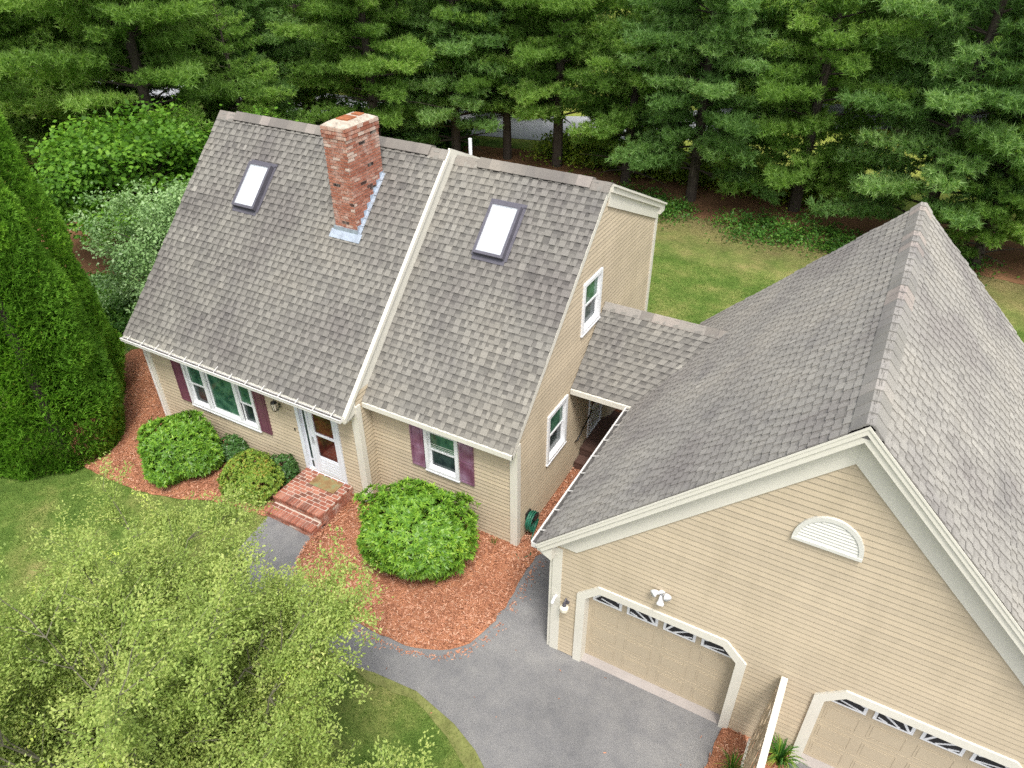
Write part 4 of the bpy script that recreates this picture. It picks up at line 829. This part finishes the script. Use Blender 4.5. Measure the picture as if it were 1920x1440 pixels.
# ------------------------------------------------------------------ breezeway
brz = empty('breezeway', (11.7, 5, 0), 'low shingled breezeway roof joining the house to the garage over a dark deck', 'breezeway')
YBE, ZBE, YBR, ZBR = 3.38, 2.779, 5.105, 4.146
SBW = Vector((0, YBR - YBE, ZBR - ZBE)).normalized(); LBW = math.hypot(YBR - YBE, ZBR - ZBE)
xv = lambda f: 12.30 + (13.67 - 12.30) * f + .12
mb = MB(); x0_ = XW2 + .03
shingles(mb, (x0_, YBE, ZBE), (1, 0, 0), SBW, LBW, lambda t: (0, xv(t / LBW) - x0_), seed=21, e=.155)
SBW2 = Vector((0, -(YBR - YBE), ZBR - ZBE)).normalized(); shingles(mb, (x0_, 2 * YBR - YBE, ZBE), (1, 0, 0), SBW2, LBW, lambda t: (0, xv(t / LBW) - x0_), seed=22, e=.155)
bro = mb.build('roof', M['shingle'], brz)
mb = MB(); kb_ = (ZBR - ZBE) / (YBR - YBE)
for sg in (-1, 1):
    e_ = [(x0_, YBR + sg * (YBR - YBE), ZBE), (xv(0) - .1, YBR + sg * (YBR - YBE), ZBE), (xv(1) - .1, YBR + sg * .001, ZBR), (x0_, YBR + sg * .001, ZBR)]
    mb.face([Vector(p) - Z * .01 for p in e_]); mb.face([Vector(p) - Z * .12 for p in e_][::-1]); mb.face([Vector(e_[0]) - Z * .01, Vector(e_[1]) - Z * .01, Vector(e_[1]) - Z * .12, Vector(e_[0]) - Z * .12]); mb.face([Vector(e_[0]) - Z * .01, Vector(e_[3]) - Z * .01, Vector(e_[3]) - Z * .12, Vector(e_[0]) - Z * .12])
mb.build('roof_deck', M['trim'], brz)
mb = MB(); mb.box(x0_ - .0, 12.26, YBE - .05, YBE - .005, ZBE - .14, ZBE - .01); mb.build('fascia', M['trim'], brz)
ridge(x0_, 13.75, YBR, ZBR, kb_, kb_, bro, False, 5)
mb = MB()
n = 10
for i in range(n): y0 = 4.1 + i * .147; mb.box(XW2 + .04, 12.5, y0, y0 + .140, .465, .50)
mb.box(XW2 + .04, 12.5, 4.11, 5.56, .0, .46); mb.box(XW2 + .04, 12.5, 3.78, 4.09, .0, .25)
for i in range(2): mb.box(XW2 + .04, 12.5, 3.77 + i * .162, 3.925 + i * .162, .255, .29)
mb.box(XW2 + .04, 12.5, 5.57, 5.95, -.02, .30); mb.box(XW2 + .04, 12.5, 5.96, 6.4, -.02, .14); mb.build('deck', M['deck'], brz)
mb = MB(); mb.box(12.30, 12.42, 3.46, 3.58, 0, 2.62); mb.build('post', M['trim'], brz); mb = MB(); mb.box(12.30, 12.42, 6.5, 6.62, 0, 2.62); mb.build('post', M['trim'], brz)

# ------------------------------------------------------------------ fence, hose
fen = empty('lattice_fence', (16.62, -2, -.27), 'weathered lattice screen with cream top rail standing out between the garage doors', 'fence')
mb = MB(); mb.box(16.60, 16.69, -1.08, -.98, -.3, 1.76); mb.build('post', M['trim'], fen)
mb = MB(); mb.box(16.60, 16.69, -3.3, -3.2, -.3, 1.76); mb.build('post', M['trim'], fen)
mb = MB(); mb.box(16.60, 16.70, -3.36, -.96, 1.761, 1.80); mb.build('top_rail', M['trim'], fen)
mb = MB(); mb.box(16.43, 16.47, -3.2, -1.08, -.12, .02); mb.build('bottom_rail', M['trim'], fen)
mb = MB(); rr = random.Random(3)
for i in range(30):
    y = -1.1 - i * .07; mb.box3((16.46 + rr.uniform(-.008, .008), y, -.03), (.012, 0, 0), (0, -.045, 0), (.12 + rr.uniform(-.01, .01), rr.uniform(-.02, .02), 1.75 + rr.uniform(-.05, .03)))
for z_ in (.3, .75, 1.2, 1.6): mb.box(16.475 + .07 * z_, 16.49 + .07 * z_, -3.2, -1.08, z_, z_ + .035)
mb.build('lattice', M['wood'], fen)
hos = empty('garden_hose', (10.95, 1.35, .4), 'coiled green garden hose hung low on the house corner by the mulch', 'hose')
mb = MB(); rr = random.Random(8); pts = []
for i in range(9 * 20):
    an = 2 * math.pi * i / 20; lay = i // 20; ra = .185 + .016 * (lay % 3) + rr.uniform(-.012, .012); pts.append((XW2 + .06 + lay * .017 + rr.uniform(-.006, .006), 1.33 + ra * math.cos(an), .43 + ra * 1.15 * math.sin(an)))
pts += [(11.0, 1.2, .12), (11.05, 1.0, .03), (11.2, .75, .06), (11.05, .5, .06), (10.9, .62, .06)]
mb.tube(pts, .0125, 6); mb.build('coil', M['hose'], hos, smooth=True)
mb = MB(); mb.box(XW2 + .015, XW2 + .05, 1.22, 1.44, .52, .68); mb.box(XW2 + .05, XW2 + .24, 1.24, 1.42, .57, .60); mb.box(XW2 + .24, XW2 + .255, 1.24, 1.42, .57, .70); mb.build('hose_hanger', M['black'], hos)

# ------------------------------------------------------------------ foliage (numpy)
def npmesh(name, V, Fc, tint, m, parent=None, loc=None, smooth=False):
    k = Fc.shape[1]; me = bpy.data.meshes.new(name); me.vertices.add(len(V)); me.vertices.foreach_set('co', V.astype(np.float32).ravel())
    me.loops.add(Fc.size); me.loops.foreach_set('vertex_index', Fc.astype(np.int32).ravel()); me.polygons.add(len(Fc)); me.polygons.foreach_set('loop_start', np.arange(0, Fc.size, k, dtype=np.int32)); me.polygons.foreach_set('loop_total', np.full(len(Fc), k, np.int32))
    me.update(calc_edges=True); at = me.attributes.new('tint', 'FLOAT', 'FACE'); at.data.foreach_set('value', np.clip(tint, 0, 1).astype(np.float32)); me.materials.append(m)
    o = bpy.data.objects.new(name, me); COL.objects.link(o)
    if parent is not None: o.parent = parent
    return o
def unit(v): return v / (np.linalg.norm(v, axis=-1, keepdims=True) + 1e-9)
LEAF = np.array([(0, 0, 0), (.5, .42, .06), (0, 1, -.06), (-.5, .42, .06)])
NEED = np.array([(-.5, 0, 0), (.5, 0, 0), (0, 1, 0)])
def leaves(C, D, U, L, Wd, tmpl=LEAF):
    """C centres, D directions, U approx normals, L lengths, Wd widths -> verts, faces"""
    D = unit(D); X = unit(np.cross(D, U)); Nn = np.cross(X, D); L = np.broadcast_to(L, len(C))[:, None, None]; Wd = np.broadcast_to(Wd, len(C))[:, None, None]
    T = tmpl[None]; V = C[:, None] + X[:, None] * T[..., 0:1] * Wd + D[:, None] * T[..., 1:2] * L + Nn[:, None] * T[..., 2:3] * L
    k = len(tmpl); Fc = np.arange(len(C) * k).reshape(-1, k); return V.reshape(-1, 3), Fc
def rdir(n, rg): return unit(rg.normal(size=(n, 3)))
def lumps(D, rg, n=40, amp=.12, sharp=8):
    c = rdir(n, rg); a_ = rg.uniform(-.4, 1, n) * amp; return 1 + (np.exp(sharp * (D @ c.T - 1)) * a_).sum(1)
def whorl_bush(name, cx, cy, rx, ry, h, m, label, seed, n=900, nl=8, ll=.12, lw=.034, z0=0, cat='shrub', bias=0, zc=.42):
    rg = np.random.default_rng(seed); D = rdir(int(n * 1.5), rg); D = D[D[:, 2] > -.75][:n]; n = len(D)
    ra = lumps(D, rg, 70, .26, 30) * rg.choice([1, .93, .84, .7], n, p=[.5, .25, .15, .1])
    P_ = D * ra[:, None] * np.array([rx, ry, h * (1 - zc)]); P_[:, 2] = np.where(P_[:, 2] < 0, P_[:, 2] * (zc / (1 - zc)), P_[:, 2]); P_ += np.array([0, 0, h * zc])
    P_[:, 2] = np.maximum(P_[:, 2], .06)
    ax = unit(D + np.array([0, 0, .55]) + rg.normal(0, .25, (n, 3))); clump = rg.uniform(0, 1, 60); cd_ = rdir(60, rg); ct = clump[(D @ cd_.T).argmax(1)]
    t1 = unit(np.cross(ax, rdir(n, rg))); t2 = np.cross(ax, t1); V, Fs, T = [], [], []; off = 0
    for k in range(nl):
        an = 2 * math.pi * k / nl + rg.uniform(-.3, .3, n); rad = t1 * np.cos(an)[:, None] + t2 * np.sin(an)[:, None]; el = rg.uniform(.05, .75, n)[:, None]
        d_ = rad * np.cos(el) + ax * np.sin(el); v, f = leaves(P_, d_, ax, ll * rg.uniform(.7, 1.2, n), lw * rg.uniform(.8, 1.2, n)); V.append(v); Fs.append(f + off); off += len(v); T.append(.15 + .5 * rg.random(n) + .3 * ct * rg.random(n) + bias)
    root = empty(name, (cx, cy, z0), label, cat); npmesh('foliage', np.concatenate(V), np.concatenate(Fs), np.concatenate(T), m, root)
    mb = MB(); r = random.Random(seed)
    for k in range(14):
        an = r.uniform(0, 6.28); q_ = r.uniform(.3, .75); mb.tube([(0, 0, 0), (rx * q_ * .4 * math.cos(an), ry * q_ * .4 * math.sin(an), h * .3), (rx * q_ * math.cos(an), ry * q_ * math.sin(an), h * r.uniform(.5, .8))], [.03, .02, .008], 5)
    o = mb.build('stem', M['bark']); o.parent = root
    return root
whorl_bush('rhododendron', 2.12, -.78, .90, .82, 1.34, M['rhodo'], 'round bright green shrub under the triple window, left of the smaller mixed shrub', 31, 1900, ll=.115, lw=.037, bias=.03)
whorl_bush('rhododendron', 9.02, -.44, 1.08, .96, 1.74, M['rhodo'], 'largest bright green shrub, in the red mulch under the single front window', 32, 2500, ll=.125, lw=.040, bias=.10)
whorl_bush('azalea', 4.32, -.62, .68, .60, 1.0, M['azalea'], 'small round shrub with bronze red tips beside the brick steps', 33, 2600, nl=6, ll=.06, lw=.026)
whorl_bush('dark_shrub', 3.0, .02, .42, .3, .62, M['rhodo_dark'], 'low dark shrub tucked behind the round green shrub against the wall', 34, 500, nl=6, ll=.08, lw=.03)
whorl_bush('dark_shrub', 4.75, .02, .30, .28, .75, M['rhodo_dark'], 'small dark shrub against the wall left of the brick steps', 35, 420, nl=6, ll=.07, lw=.028)
# arborvitae
def arborvitae(cx, cy, R_, H, seed, label, n=16000):
    rg = np.random.default_rng(seed); hh = H * (1 - np.sqrt(rg.random(n)) ** 1.25); hh = np.clip(hh, 0.05, H * .995); an = rg.uniform(0, 2 * math.pi, n); f = hh / H
    prof = R_ * np.minimum(1, (.86 + f * 1.2)) * (1 - np.clip((f - .10) / .90, 0, 1) ** 1.75)
    D = np.stack([np.cos(an), np.sin(an), np.zeros(n)], 1); cell = 70; ca, ch, cam_ = rg.uniform(0, 2 * math.pi, 260), rg.uniform(0, H, 260), rg.uniform(-1, 1, 260)
    da = np.abs((an[:, None] - ca[None] + math.pi) % (2 * math.pi) - math.pi) * R_ * .9; dh_ = (hh[:, None] - ch[None]) * .75; w_ = np.exp(-(da ** 2 + dh_ ** 2) / (.30 ** 2)); bumpv = (w_ * cam_).sum(1); ctint = (w_ * (cam_ * .5 + .5)).sum(1) / (w_.sum(1) + .3)
    ra = prof * (1 + .11 * np.clip(bumpv, -1, 1.3)) * rg.choice([1, .96, .88, .75], n, p=[.45, .3, .15, .1]); P_ = D * ra[:, None]; P_[:, 2] = hh
    V, Fs, T = [], [], []; off = 0
    base = unit(D * 1.0 + np.array([0, 0, .9]) + rg.normal(0, .3, (n, 3))); side = unit(np.cross(base, rdir(n, rg)))
    for k in range(6):
        a_ = (k - 2.5) * .38; d_ = base * math.cos(a_) + side * math.sin(a_) + rg.normal(0, .12, (n, 3)); v, f_ = leaves(P_, d_, np.cross(base, side), rg.uniform(.07, .15, n), .032); V.append(v); Fs.append(f_ + off); off += len(v); T.append(.12 + .38 * rg.random(n) + .42 * ctint + (rg.random(n) < .004) * .5)
    root = empty('arborvitae', (cx, cy, 0), label, 'conifer'); npmesh('foliage', np.concatenate(V), np.concatenate(Fs), np.concatenate(T), M['arbor'], root)
    mb = MB(); mb.tube([(0, 0, -.1), (0, 0, H * .5), (0, 0, H * .9)], [.16, .09, .02], 8); o = mb.build('trunk', M['bark']); o.parent = root
arborvitae(-1.50, -1.75, 1.72, 10.5, 41, 'tall dense green columnar conifer at the left end of the house, nearer the lawn', 30000)
arborvitae(-2.85, -.35, 1.42, 11.2, 42, 'tall columnar conifer behind the front one, its top at the left picture edge', 22000)
# generic branching helper
def limb(mb, p0, p1, r0, r1, r, k=5, seg=4, sag=.05):
    p0, p1 = Vector(p0), Vector(p1); L = (p1 - p0).length; pts = []
    for i in range(seg + 1):
        f = i / seg; j = Vector((r.uniform(-1, 1), r.uniform(-1, 1), r.uniform(-1, 1))) * (sag * L * (1 if 0 < i < seg else 0)); pts.append(p0.lerp(p1, f) + j)
    mb.tube(pts, [r0 + (r1 - r0) * i / seg for i in range(seg + 1)], k, cap=False); return pts
def broadleaf(name, loc, H, R_, zc, m, label, seed, nclump, per, ll, lw, cat='tree', cr=.5, trunkr=.15, stems=1, shell=.55):
    """crown of leafy sprays round limb ends"""
    rg = np.random.default_rng(seed); r = random.Random(seed); mb = MB(); C_ = []
    D = rdir(nclump * 2, rg); D = D[D[:, 2] > -.45][:nclump]; ra = lumps(D, rg, 30, .25, 14) * rg.uniform(shell, 1.0, len(D)); P_ = D * ra[:, None] * np.array([R_, R_, (H - zc)]) + np.array([0, 0, zc]); P_[:, 2] = np.maximum(P_[:, 2], .3)
    for s_ in range(stems):
        bx_, by_ = r.uniform(-.3, .3) * (stems > 1), r.uniform(-.3, .3) * (stems > 1); limb(mb, (bx_, by_, -.1), (bx_ * 2, by_ * 2, zc), trunkr, trunkr * .6, r, 7)
    for i in range(0, len(P_), max(1, len(P_) // 70)):
        f = P_[i]; mid = (f[0] * .35, f[1] * .35, zc * .75 + .25 * f[2]); limb(mb, (0, 0, zc * .6), mid, trunkr * .45, trunkr * .25, r, 5, 2); limb(mb, mid, f, trunkr * .25, .008, r, 4, 3)
    n = len(P_); ct = rg.random(n); idx = np.repeat(np.arange(n), per); off = rg.normal(0, 1, (len(idx), 3)) * np.array([cr, cr, cr * .45]) * .5; C_ = P_[idx] + off
    d_ = unit(off * np.array([1, 1, .3]) + rg.normal(0, .35, off.shape) + np.array([0, 0, -.05])); U = unit(np.array([0, 0, 1.]) + D[idx] * .45 + rg.normal(0, .35, off.shape)); v, f_ = leaves(C_, d_, U, ll * rg.uniform(.6, 1.25, len(idx)), lw * rg.uniform(.7, 1.2, len(idx)))
    t_ = .10 + .45 * rg.random(len(idx)) + .40 * ct[idx]
    root = empty(name, loc, label, cat); npmesh('crown', v, f_, t_, m, root); o = mb.build('trunk', M['bark']); o.parent = root; return root
broadleaf('lilac', (-3.6, 5.2, 0), 4.6, 2.5, 1.9, M['lilac'], 'pale green leafy shrub beside the left end of the house roof', 51, 330, 100, .115, .075, 'shrub', .42, .07, 4)
broadleaf('lilac', (-1.7, 2.9, 0), 2.9, 1.15, 1.4, M['lilac'], 'lower pale green shrub against the left end wall of the house', 52, 120, 90, .11, .07, 'shrub', .36, .05, 3)
broadleaf('maple_tree', (-9.0, 7.6, 0), 5.3, 3.3, 2.6, M['maple'], 'bushy deep green maple left of the house behind the tall conifer', 53, 260, 80, .19, .17, 'tree', .8, .14, 2)
broadleaf('maple_tree', (-7.4, 11.4, 0), 3.9, 2.6, 1.8, M['maple'], 'young maple low behind the left roof edge', 54, 300, 90, .16, .14, 'tree', .7, .12, 2)
# foreground tree
def front_tree():
    rg = np.random.default_rng(61); r = random.Random(61); root = empty('honey_locust', (9.05, -7.3, zf(9.3, -6.95)), 'airy light green small leaved tree spreading over the lawn in the near left corner', 'tree')
    mb = MB(); limb(mb, (0, 0, -.1), (.15, .1, 2.0), .10, .07, r, 8); tips = []; 
    for i in range(40):
        an = i * 2.4 + r.uniform(-.3, .3); L = r.uniform(2.2, 4.0) if i < 28 else r.uniform(.4, 1.9); z0 = r.uniform(1.2, 2.1); zt = r.uniform(2.2, 4.5); 
        if zt > 4.0: L *= .75
        if i >= 28: zt = r.uniform(4.0, 4.9)
        e_ = Vector((L * math.cos(an), L * math.sin(an), zt)); main = limb(mb, (.15, .1, z0), e_, .030, .006, r, 5, 6, .05)
        for j in range(1, 7):
            for q_ in range(3 if j > 2 else 4):
                a2 = an + r.choice((-1, 1)) * r.uniform(.5, 1.3); l2 = r.uniform(.7, 1.5) * (1.15 - j * .09); e2 = main[j] + Vector((l2 * math.cos(a2), l2 * math.sin(a2), r.uniform(-.1, .8))); sub = limb(mb, main[j], e2, .011, .003, r, 4, 3, .05)
                for k in range(1, 4):
                    for w_ in range(3):
                        a3 = a2 + r.uniform(-1.4, 1.4); l3 = r.uniform(.25, .6); e3 = sub[k] + Vector((l3 * math.cos(a3), l3 * math.sin(a3), r.uniform(-.05, .38))); tips.append((sub[k], e3))
                tips.append((sub[2], sub[3]))
    A = np.array([t[0] for t in tips]); B = np.array([t[1] for t in tips]); per = 88; n = len(A); idx = np.repeat(np.arange(n), per); f = rg.random(len(idx))[:, None] ** .7
    C_ = A[idx] * (1 - f) + B[idx] * f + rg.normal(0, .06, (len(idx), 3)); d_ = unit((B - A)[idx] * 1.2 + rg.normal(0, .5, C_.shape)); U = unit(np.array([0, 0, 1.]) + rg.normal(0, .45, C_.shape)); v, f_ = leaves(C_, d_, U, rg.uniform(.030, .064, len(idx)), rg.uniform(.019, .031, len(idx)))
    ct = rg.random(n) ** 1.4; yel = (rg.random(n) < .035) * .45; t_ = .1 + .4 * rg.random(len(idx)) + .34 * ct[idx] + yel[idx]
    npmesh('crown', v, f_, t_, M['locust'], root)
    for a_, b_ in tips[::2]: mb.tube([a_, b_], [.004, .0018], 3, cap=False)
    o = mb.build('trunk', M['twig']); o.parent = root
    print('front leaves', len(idx))
front_tree()
# strap leaved plants
def strap(name, x, y, h, n, label, seed, w_=.018, spread=.35):
    r = random.Random(seed); mb = MB(); root = empty(name, (x, y, zf(x, y) + .04), label, 'plant')
    for i in range(n):
        an = r.uniform(0, 6.28); sp_ = r.uniform(.3, 1) * spread; hh = h * r.uniform(.6, 1.1); c, s_ = math.cos(an), math.sin(an); px_, py_ = -s_ * w_ / 2, c * w_ / 2; t = r.random(); prev = None
        for k in range(6):
            f = k / 5; rr_ = .03 + sp_ * f ** 1.3; zz = hh * math.sin(min(1, f * 1.15) * math.pi * .62); wk = 1 - f * .85; a_ = (rr_ * c - px_ * wk, rr_ * s_ - py_ * wk, zz); b_ = (rr_ * c + px_ * wk, rr_ * s_ + py_ * wk, zz)
            if prev: mb.face([prev[0], prev[1], b_, a_], t)
            prev = (a_, b_)
    o = mb.build('leaves', M['blade']); o.parent = root
strap('daylily', 16.32, -1.72, .42, 70, 'yellow green daylily clump in the mulch left of the lattice screen', 3)
strap('fern', 16.98, -1.15, .45, 110, 'dark green fern right of the lattice screen at the garage wall', 4, .03, .42)
strap('daylily', 16.20, -2.6, .35, 40, 'smaller daylily clump farther out beside the lattice screen', 6)
strap('weed', 10.35, .62, .2, 16, 'thin sprig growing at the foot of the house corner', 7, .01, .15)

# ------------------------------------------------------------------ pines
def pine_data(seed, H, R_, needle, lo=2.2, dens=1.0):
    rg = np.random.default_rng(seed); r = random.Random(seed); mb = MB()
    lean = (r.uniform(-.4, .4), r.uniform(-.4, .4)); tr = lambda z_: (lean[0] * (z_ / H) ** 2 * 2, lean[1] * (z_ / H) ** 2 * 2)
    mb.tube([(*tr(z_), z_) for z_ in (-.2, H * .2, H * .45, H * .7, H * .97)], [.27, .22, .16, .09, .015], 8, cap=False)
    TP, TD, TT = [], [], []; z_ = lo
    while z_ < H - .3:
        f = z_ / H; nb = r.choice((4, 5, 5, 6)); a0 = r.uniform(0, 6.28); base = R_ * (1 - f) ** .62 * (1 if f > .25 else .62 + 1.5 * f)
        for b_ in range(nb):
            an = a0 + b_ * 6.283 / nb + r.uniform(-.35, .35); L = base * r.uniform(.55, 1.15); 
            if L < .35: continue
            up_ = r.uniform(.02, .28) + .35 * f; dr = r.uniform(.08, .25) * (1 - f); c, s_ = math.cos(an), math.sin(an); x0, y0 = tr(z_); tone = r.random()
            pos = lambda t: np.array([x0 + c * L * t, y0 + s_ * L * t, z_ + L * (up_ * t - dr * t * t) + .0])
            pp = [pos(t) for t in (0, .33, .66, 1)]; mb.tube(pp, [.05 * (1 - f) + .012, .035 * (1 - f) + .008, .02, .006], 4, cap=False)
            if z_ < lo + .9 and r.random() < .5: 
                continue
            st = .22; t = max(.25, .5 / L)
            while t <= 1.0:
                p0 = pos(t); side_l = (.30 * L * (1.15 - t) + .28) * r.uniform(.75, 1.1)
                for sg in (-1, 1):
                    a2 = an + sg * r.uniform(.6, 1.0); m_ = max(2, int(side_l / .095 * dens)); q_ = (np.arange(m_) + r.random()) / m_
                    dv = np.array([math.cos(a2), math.sin(a2), .12]); P_ = p0 + q_[:, None] * side_l * dv; P_[:, 2] += rg.uniform(-.12, .30, m_) + .16 * q_ * side_l; P_[:, :2] += rg.normal(0, .05, (m_, 2)); TP.append(P_); TD.append(np.tile(dv + [0, 0, .25], (m_, 1))); TT.append(np.full(m_, tone))
                TP.append(p0[None]); TD.append(np.array([[c, s_, .4]])); TT.append(np.array([tone])); t += st / L
            TP.append(pos(1.02)[None]); TD.append(np.array([[c, s_, .35]])); TT.append(np.array([tone]))
        z_ += r.uniform(.42, .7)
    TP, TD, TT = np.concatenate(TP), unit(np.concatenate(TD)), np.concatenate(TT); n = len(TP); V, Fs, T = [], [], []; off = 0
    for k in range(needle):
        d_ = unit(TD * .75 + rdir(n, rg) * .95 + np.array([0, 0, .18])); v, f_ = leaves(TP + rg.normal(0, .02, TP.shape), d_, rdir(n, rg), rg.uniform(.14, .27, n), .042, NEED); V.append(v); Fs.append(f_ + off); off += len(v); T.append(.08 + .45 * rg.random(n) + .42 * TT)
    return mb, np.concatenate(V), np.concatenate(Fs), np.concatenate(T)
protos = []
for i, (H, R_, blue, lo) in enumerate(((17, 5.3, 0, 2.5), (15.5, 5.4, 0, 1.2), (18, 5.1, 1, 1.5), (14, 4.9, 1, 1.0), (10, 3.8, 0, .6))):
    mb, V, Fs, T = pine_data(70 + i, H, R_, 13, lo); protos.append((npmesh('crown', V, Fs, T, M['pine_blue' if blue else 'pine']), mb.build('trunk', M['bark']))); print('pine', i, len(Fs))
used = set()
def pine(x, y, k, s_, rot, label, group):
    root = empty('pine_tree', (x, y, 0), label, 'pine tree', group); root.rotation_euler.z = rot; root.scale = (s_, s_, s_)
    cr, tk = protos[k]
    if k in used: cr, tk = cr.copy(), tk.copy(); COL.objects.link(cr); COL.objects.link(tk)
    used.add(k); cr.parent = root; tk.parent = root
G1 = 'pine trees in the row behind the lawn'
ROW = [(-23, 14, 0, 1.0, .3, 'pine at the far left, its boughs in the top left corner'), (-16.5, 12.5, 1, 1.02, 1.1, 'pine behind the maple left of the house'), (-13.5, 17.5, 2, .95, 2.2, 'pine behind the upper left corner of the roof'),
 (-10.6, 14.5, 4, .82, 2.9, 'small pine touching the left roof edge'), (-8.0, 20.5, 0, .98, 3.6, 'pine straight behind the brick chimney'), (-5.0, 23.2, 3, 1.0, 4.1, 'pine right of the chimney behind the ridge'),
 (-2.6, 24.4, 0, .9, 5.0, 'pine with a forked trunk seen beside the white vent pipe'), (.2, 24.6, 0, 1.0, 5.9, 'pine whose thick bare trunk stands before the road'), (4.2, 24.0, 4, 1.0, .9, 'small pine with drooping tiers between two larger ones'),
 (7.7, 23.2, 2, .96, 1.6, 'bluish pine with its trunk above the right end of the house'), (12.1, 24.2, 1, 1.0, 2.5, 'wide pine with low boughs left of the garage peak'), (17.2, 22.6, 3, 1.05, 3.3, 'pine rising directly behind the garage peak'),
 (21.5, 23.8, 0, 1.0, 4.4, 'pine to the right of the garage peak'), (26.5, 21.5, 2, 1.0, 5.3, 'pine at the right picture edge')]
for x, y, k, s_, rot, lb in ROW: pine(x, y, k, s_, rot, lb, G1)
for x, y, k, s_, rot, lb in [(-12.2, 11.0, 0, 1.05, .8, 'big pine whose boughs hang over the maple by the upper left roof corner'), (-18.5, 7.5, 1, 1.0, 2.4, 'pine rising above the tall conifers at the left picture edge'), (19.3, 21.8, 4, .8, 2.0, 'small low pine just right of the garage peak'), (-9.5, 25.5, 4, .95, 3.4, 'bushy low pine hiding the road left of the chimney'), (-14.5, 22.5, 4, 1.0, .4, 'bushy low pine behind the maple'), (2.6, 28.2, 4, .62, 1.4, 'stunted small pine in front of the grey road behind the ridge')]: pine(x, y, k, s_, rot, lb, G1)
rr = random.Random(12)
for row, (y0, n, x0, x1) in enumerate(((32, 13, -50, -6), (40, 6, 4, 30), (47, 15, -52, 34), (56, 14, -62, 42), (68, 14, -80, 50), (82, 15, -100, 58))):
    for i in range(n):
        x = x0 + (x1 - x0) * (i + .5) / n + rr.uniform(-1.5, 1.5); pine(x, y0 + rr.uniform(-2.5, 2.5) + (0 if row else 0), rr.choice((0, 1, 2, 3)), rr.uniform(.9, 1.2), rr.uniform(0, 6.28), 'one of the pines closing the view beyond the road', 'distant pine trees beyond the road')
# undergrowth
def patch(n, fn, m, name, label, seed, ll, lw, zmax, cat='undergrowth', clump=.5):
    rg = np.random.default_rng(seed); nc = max(1, n // 40); cc = np.array([fn(rg) for _ in range(nc)]); idx = rg.integers(0, nc, n); s_ = rg.uniform(.5, 1.3, nc)[idx]; off = rg.normal(0, 1, (n, 2)) * clump * s_[:, None] * .5; P_ = np.zeros((n, 3)); P_[:, :2] = cc[idx] + off
    P_[:, 2] = rg.random(n) ** .6 * zmax * s_ * np.exp(-(off ** 2).sum(1) / (clump * s_) ** 2 * 1.0); d_ = unit(rg.normal(0, 1, (n, 3)) * [1, 1, .4] + [0, 0, .5]); U = unit(rg.normal(0, .5, (n, 3)) + [0, 0, 1]); v, f_ = leaves(P_, d_, U, ll * rg.uniform(.6, 1.3, n), lw)
    ct = rg.random(nc)[idx]; o = npmesh(name, v, f_, .1 + .4 * rg.random(n) + .4 * ct, m); o['kind'] = 'stuff'; tag(o, label, cat)
patch(13000, lambda g: (g.choice([5.2, 6.2, 7, 10.8, 12.4, 14.6, 18.5, 23]) + g.normal(0, .6), 21.2 + g.normal(0, .75)), M['under'], 'undergrowth', 'low leafy green undergrowth along the foot of the pines', 81, .13, .08, .5, clump=.7)
patch(30000, lambda g: (g.uniform(-14, -6), 24.0 + g.normal(0, 1.2)), M['under'], 'undergrowth', 'brush at the foot of the pines behind the house ridge', 82, .2, .13, 1.6, clump=.9)
patch(24000, lambda g: (g.uniform(-1, 13), 26.4 + g.normal(0, .7)), M['brush'], 'brush', 'yellow green brush between the pine trunks', 83, .2, .12, 1.1, 'brush', clump=.9)
patch(14000, lambda g: (g.uniform(-9, -4.5), g.uniform(1.5, 5)), M['under'], 'undergrowth', 'shaded ground plants behind the tall conifers', 84, .14, .09, .5)
# lawn blades
def lawn(n, x0, x1, y0, y1, seed, holes, ll, w_, label):
    rg = np.random.default_rng(seed); P_ = np.stack([rg.uniform(x0, x1, n), rg.uniform(y0, y1, n)], 1)
    for poly in holes:
        Q = np.array(poly); ins = np.zeros(len(P_), bool); j = len(Q) - 1
        for i in range(len(Q)):
            ins ^= ((Q[i, 1] > P_[:, 1]) != (Q[j, 1] > P_[:, 1])) & (P_[:, 0] < (Q[j, 0] - Q[i, 0]) * (P_[:, 1] - Q[i, 1]) / (Q[j, 1] - Q[i, 1] + 1e-12) + Q[i, 0]); j = i
        P_ = P_[~ins]
    n = len(P_); z_ = -.27 * (lambda t: t * t * (3 - 2 * t))(np.clip((.6 - P_[:, 1]) / 1.5, 0, 1)) * (lambda t: t * t * (3 - 2 * t))(np.clip((P_[:, 0] - 5) / 5, 0, 1))
    C_ = np.column_stack([P_, z_]); d_ = unit(rg.normal(0, .6, (n, 3)) * [1, 1, 0] + [0, 0, 1]); v, f_ = leaves(C_, d_, rdir(n, rg), ll * rg.uniform(.5, 1.2, n), w_, NEED)
    pt = .5 + .5 * np.sin(P_[:, 0] * 1.3 + 2 * np.sin(P_[:, 1] * .9)) * np.cos(P_[:, 1] * 1.1 + np.sin(P_[:, 0] * .7) * 2); o = npmesh('grass', v, f_, .1 + .5 * rg.random(n) + .3 * pt, M['blade_grass']); o['kind'] = 'stuff'; tag(o, label, 'grass')
lawn(90000, -3, 14.5, -9.5, -1.0, 91, [PATH, BED_L, BED_R], .06, .013, 'mown front lawn grass around the near tree')
lawn(60000, 8, 28, 7.2, 17, 92, [], .05, .02, 'mown back lawn grass behind the breezeway and garage')
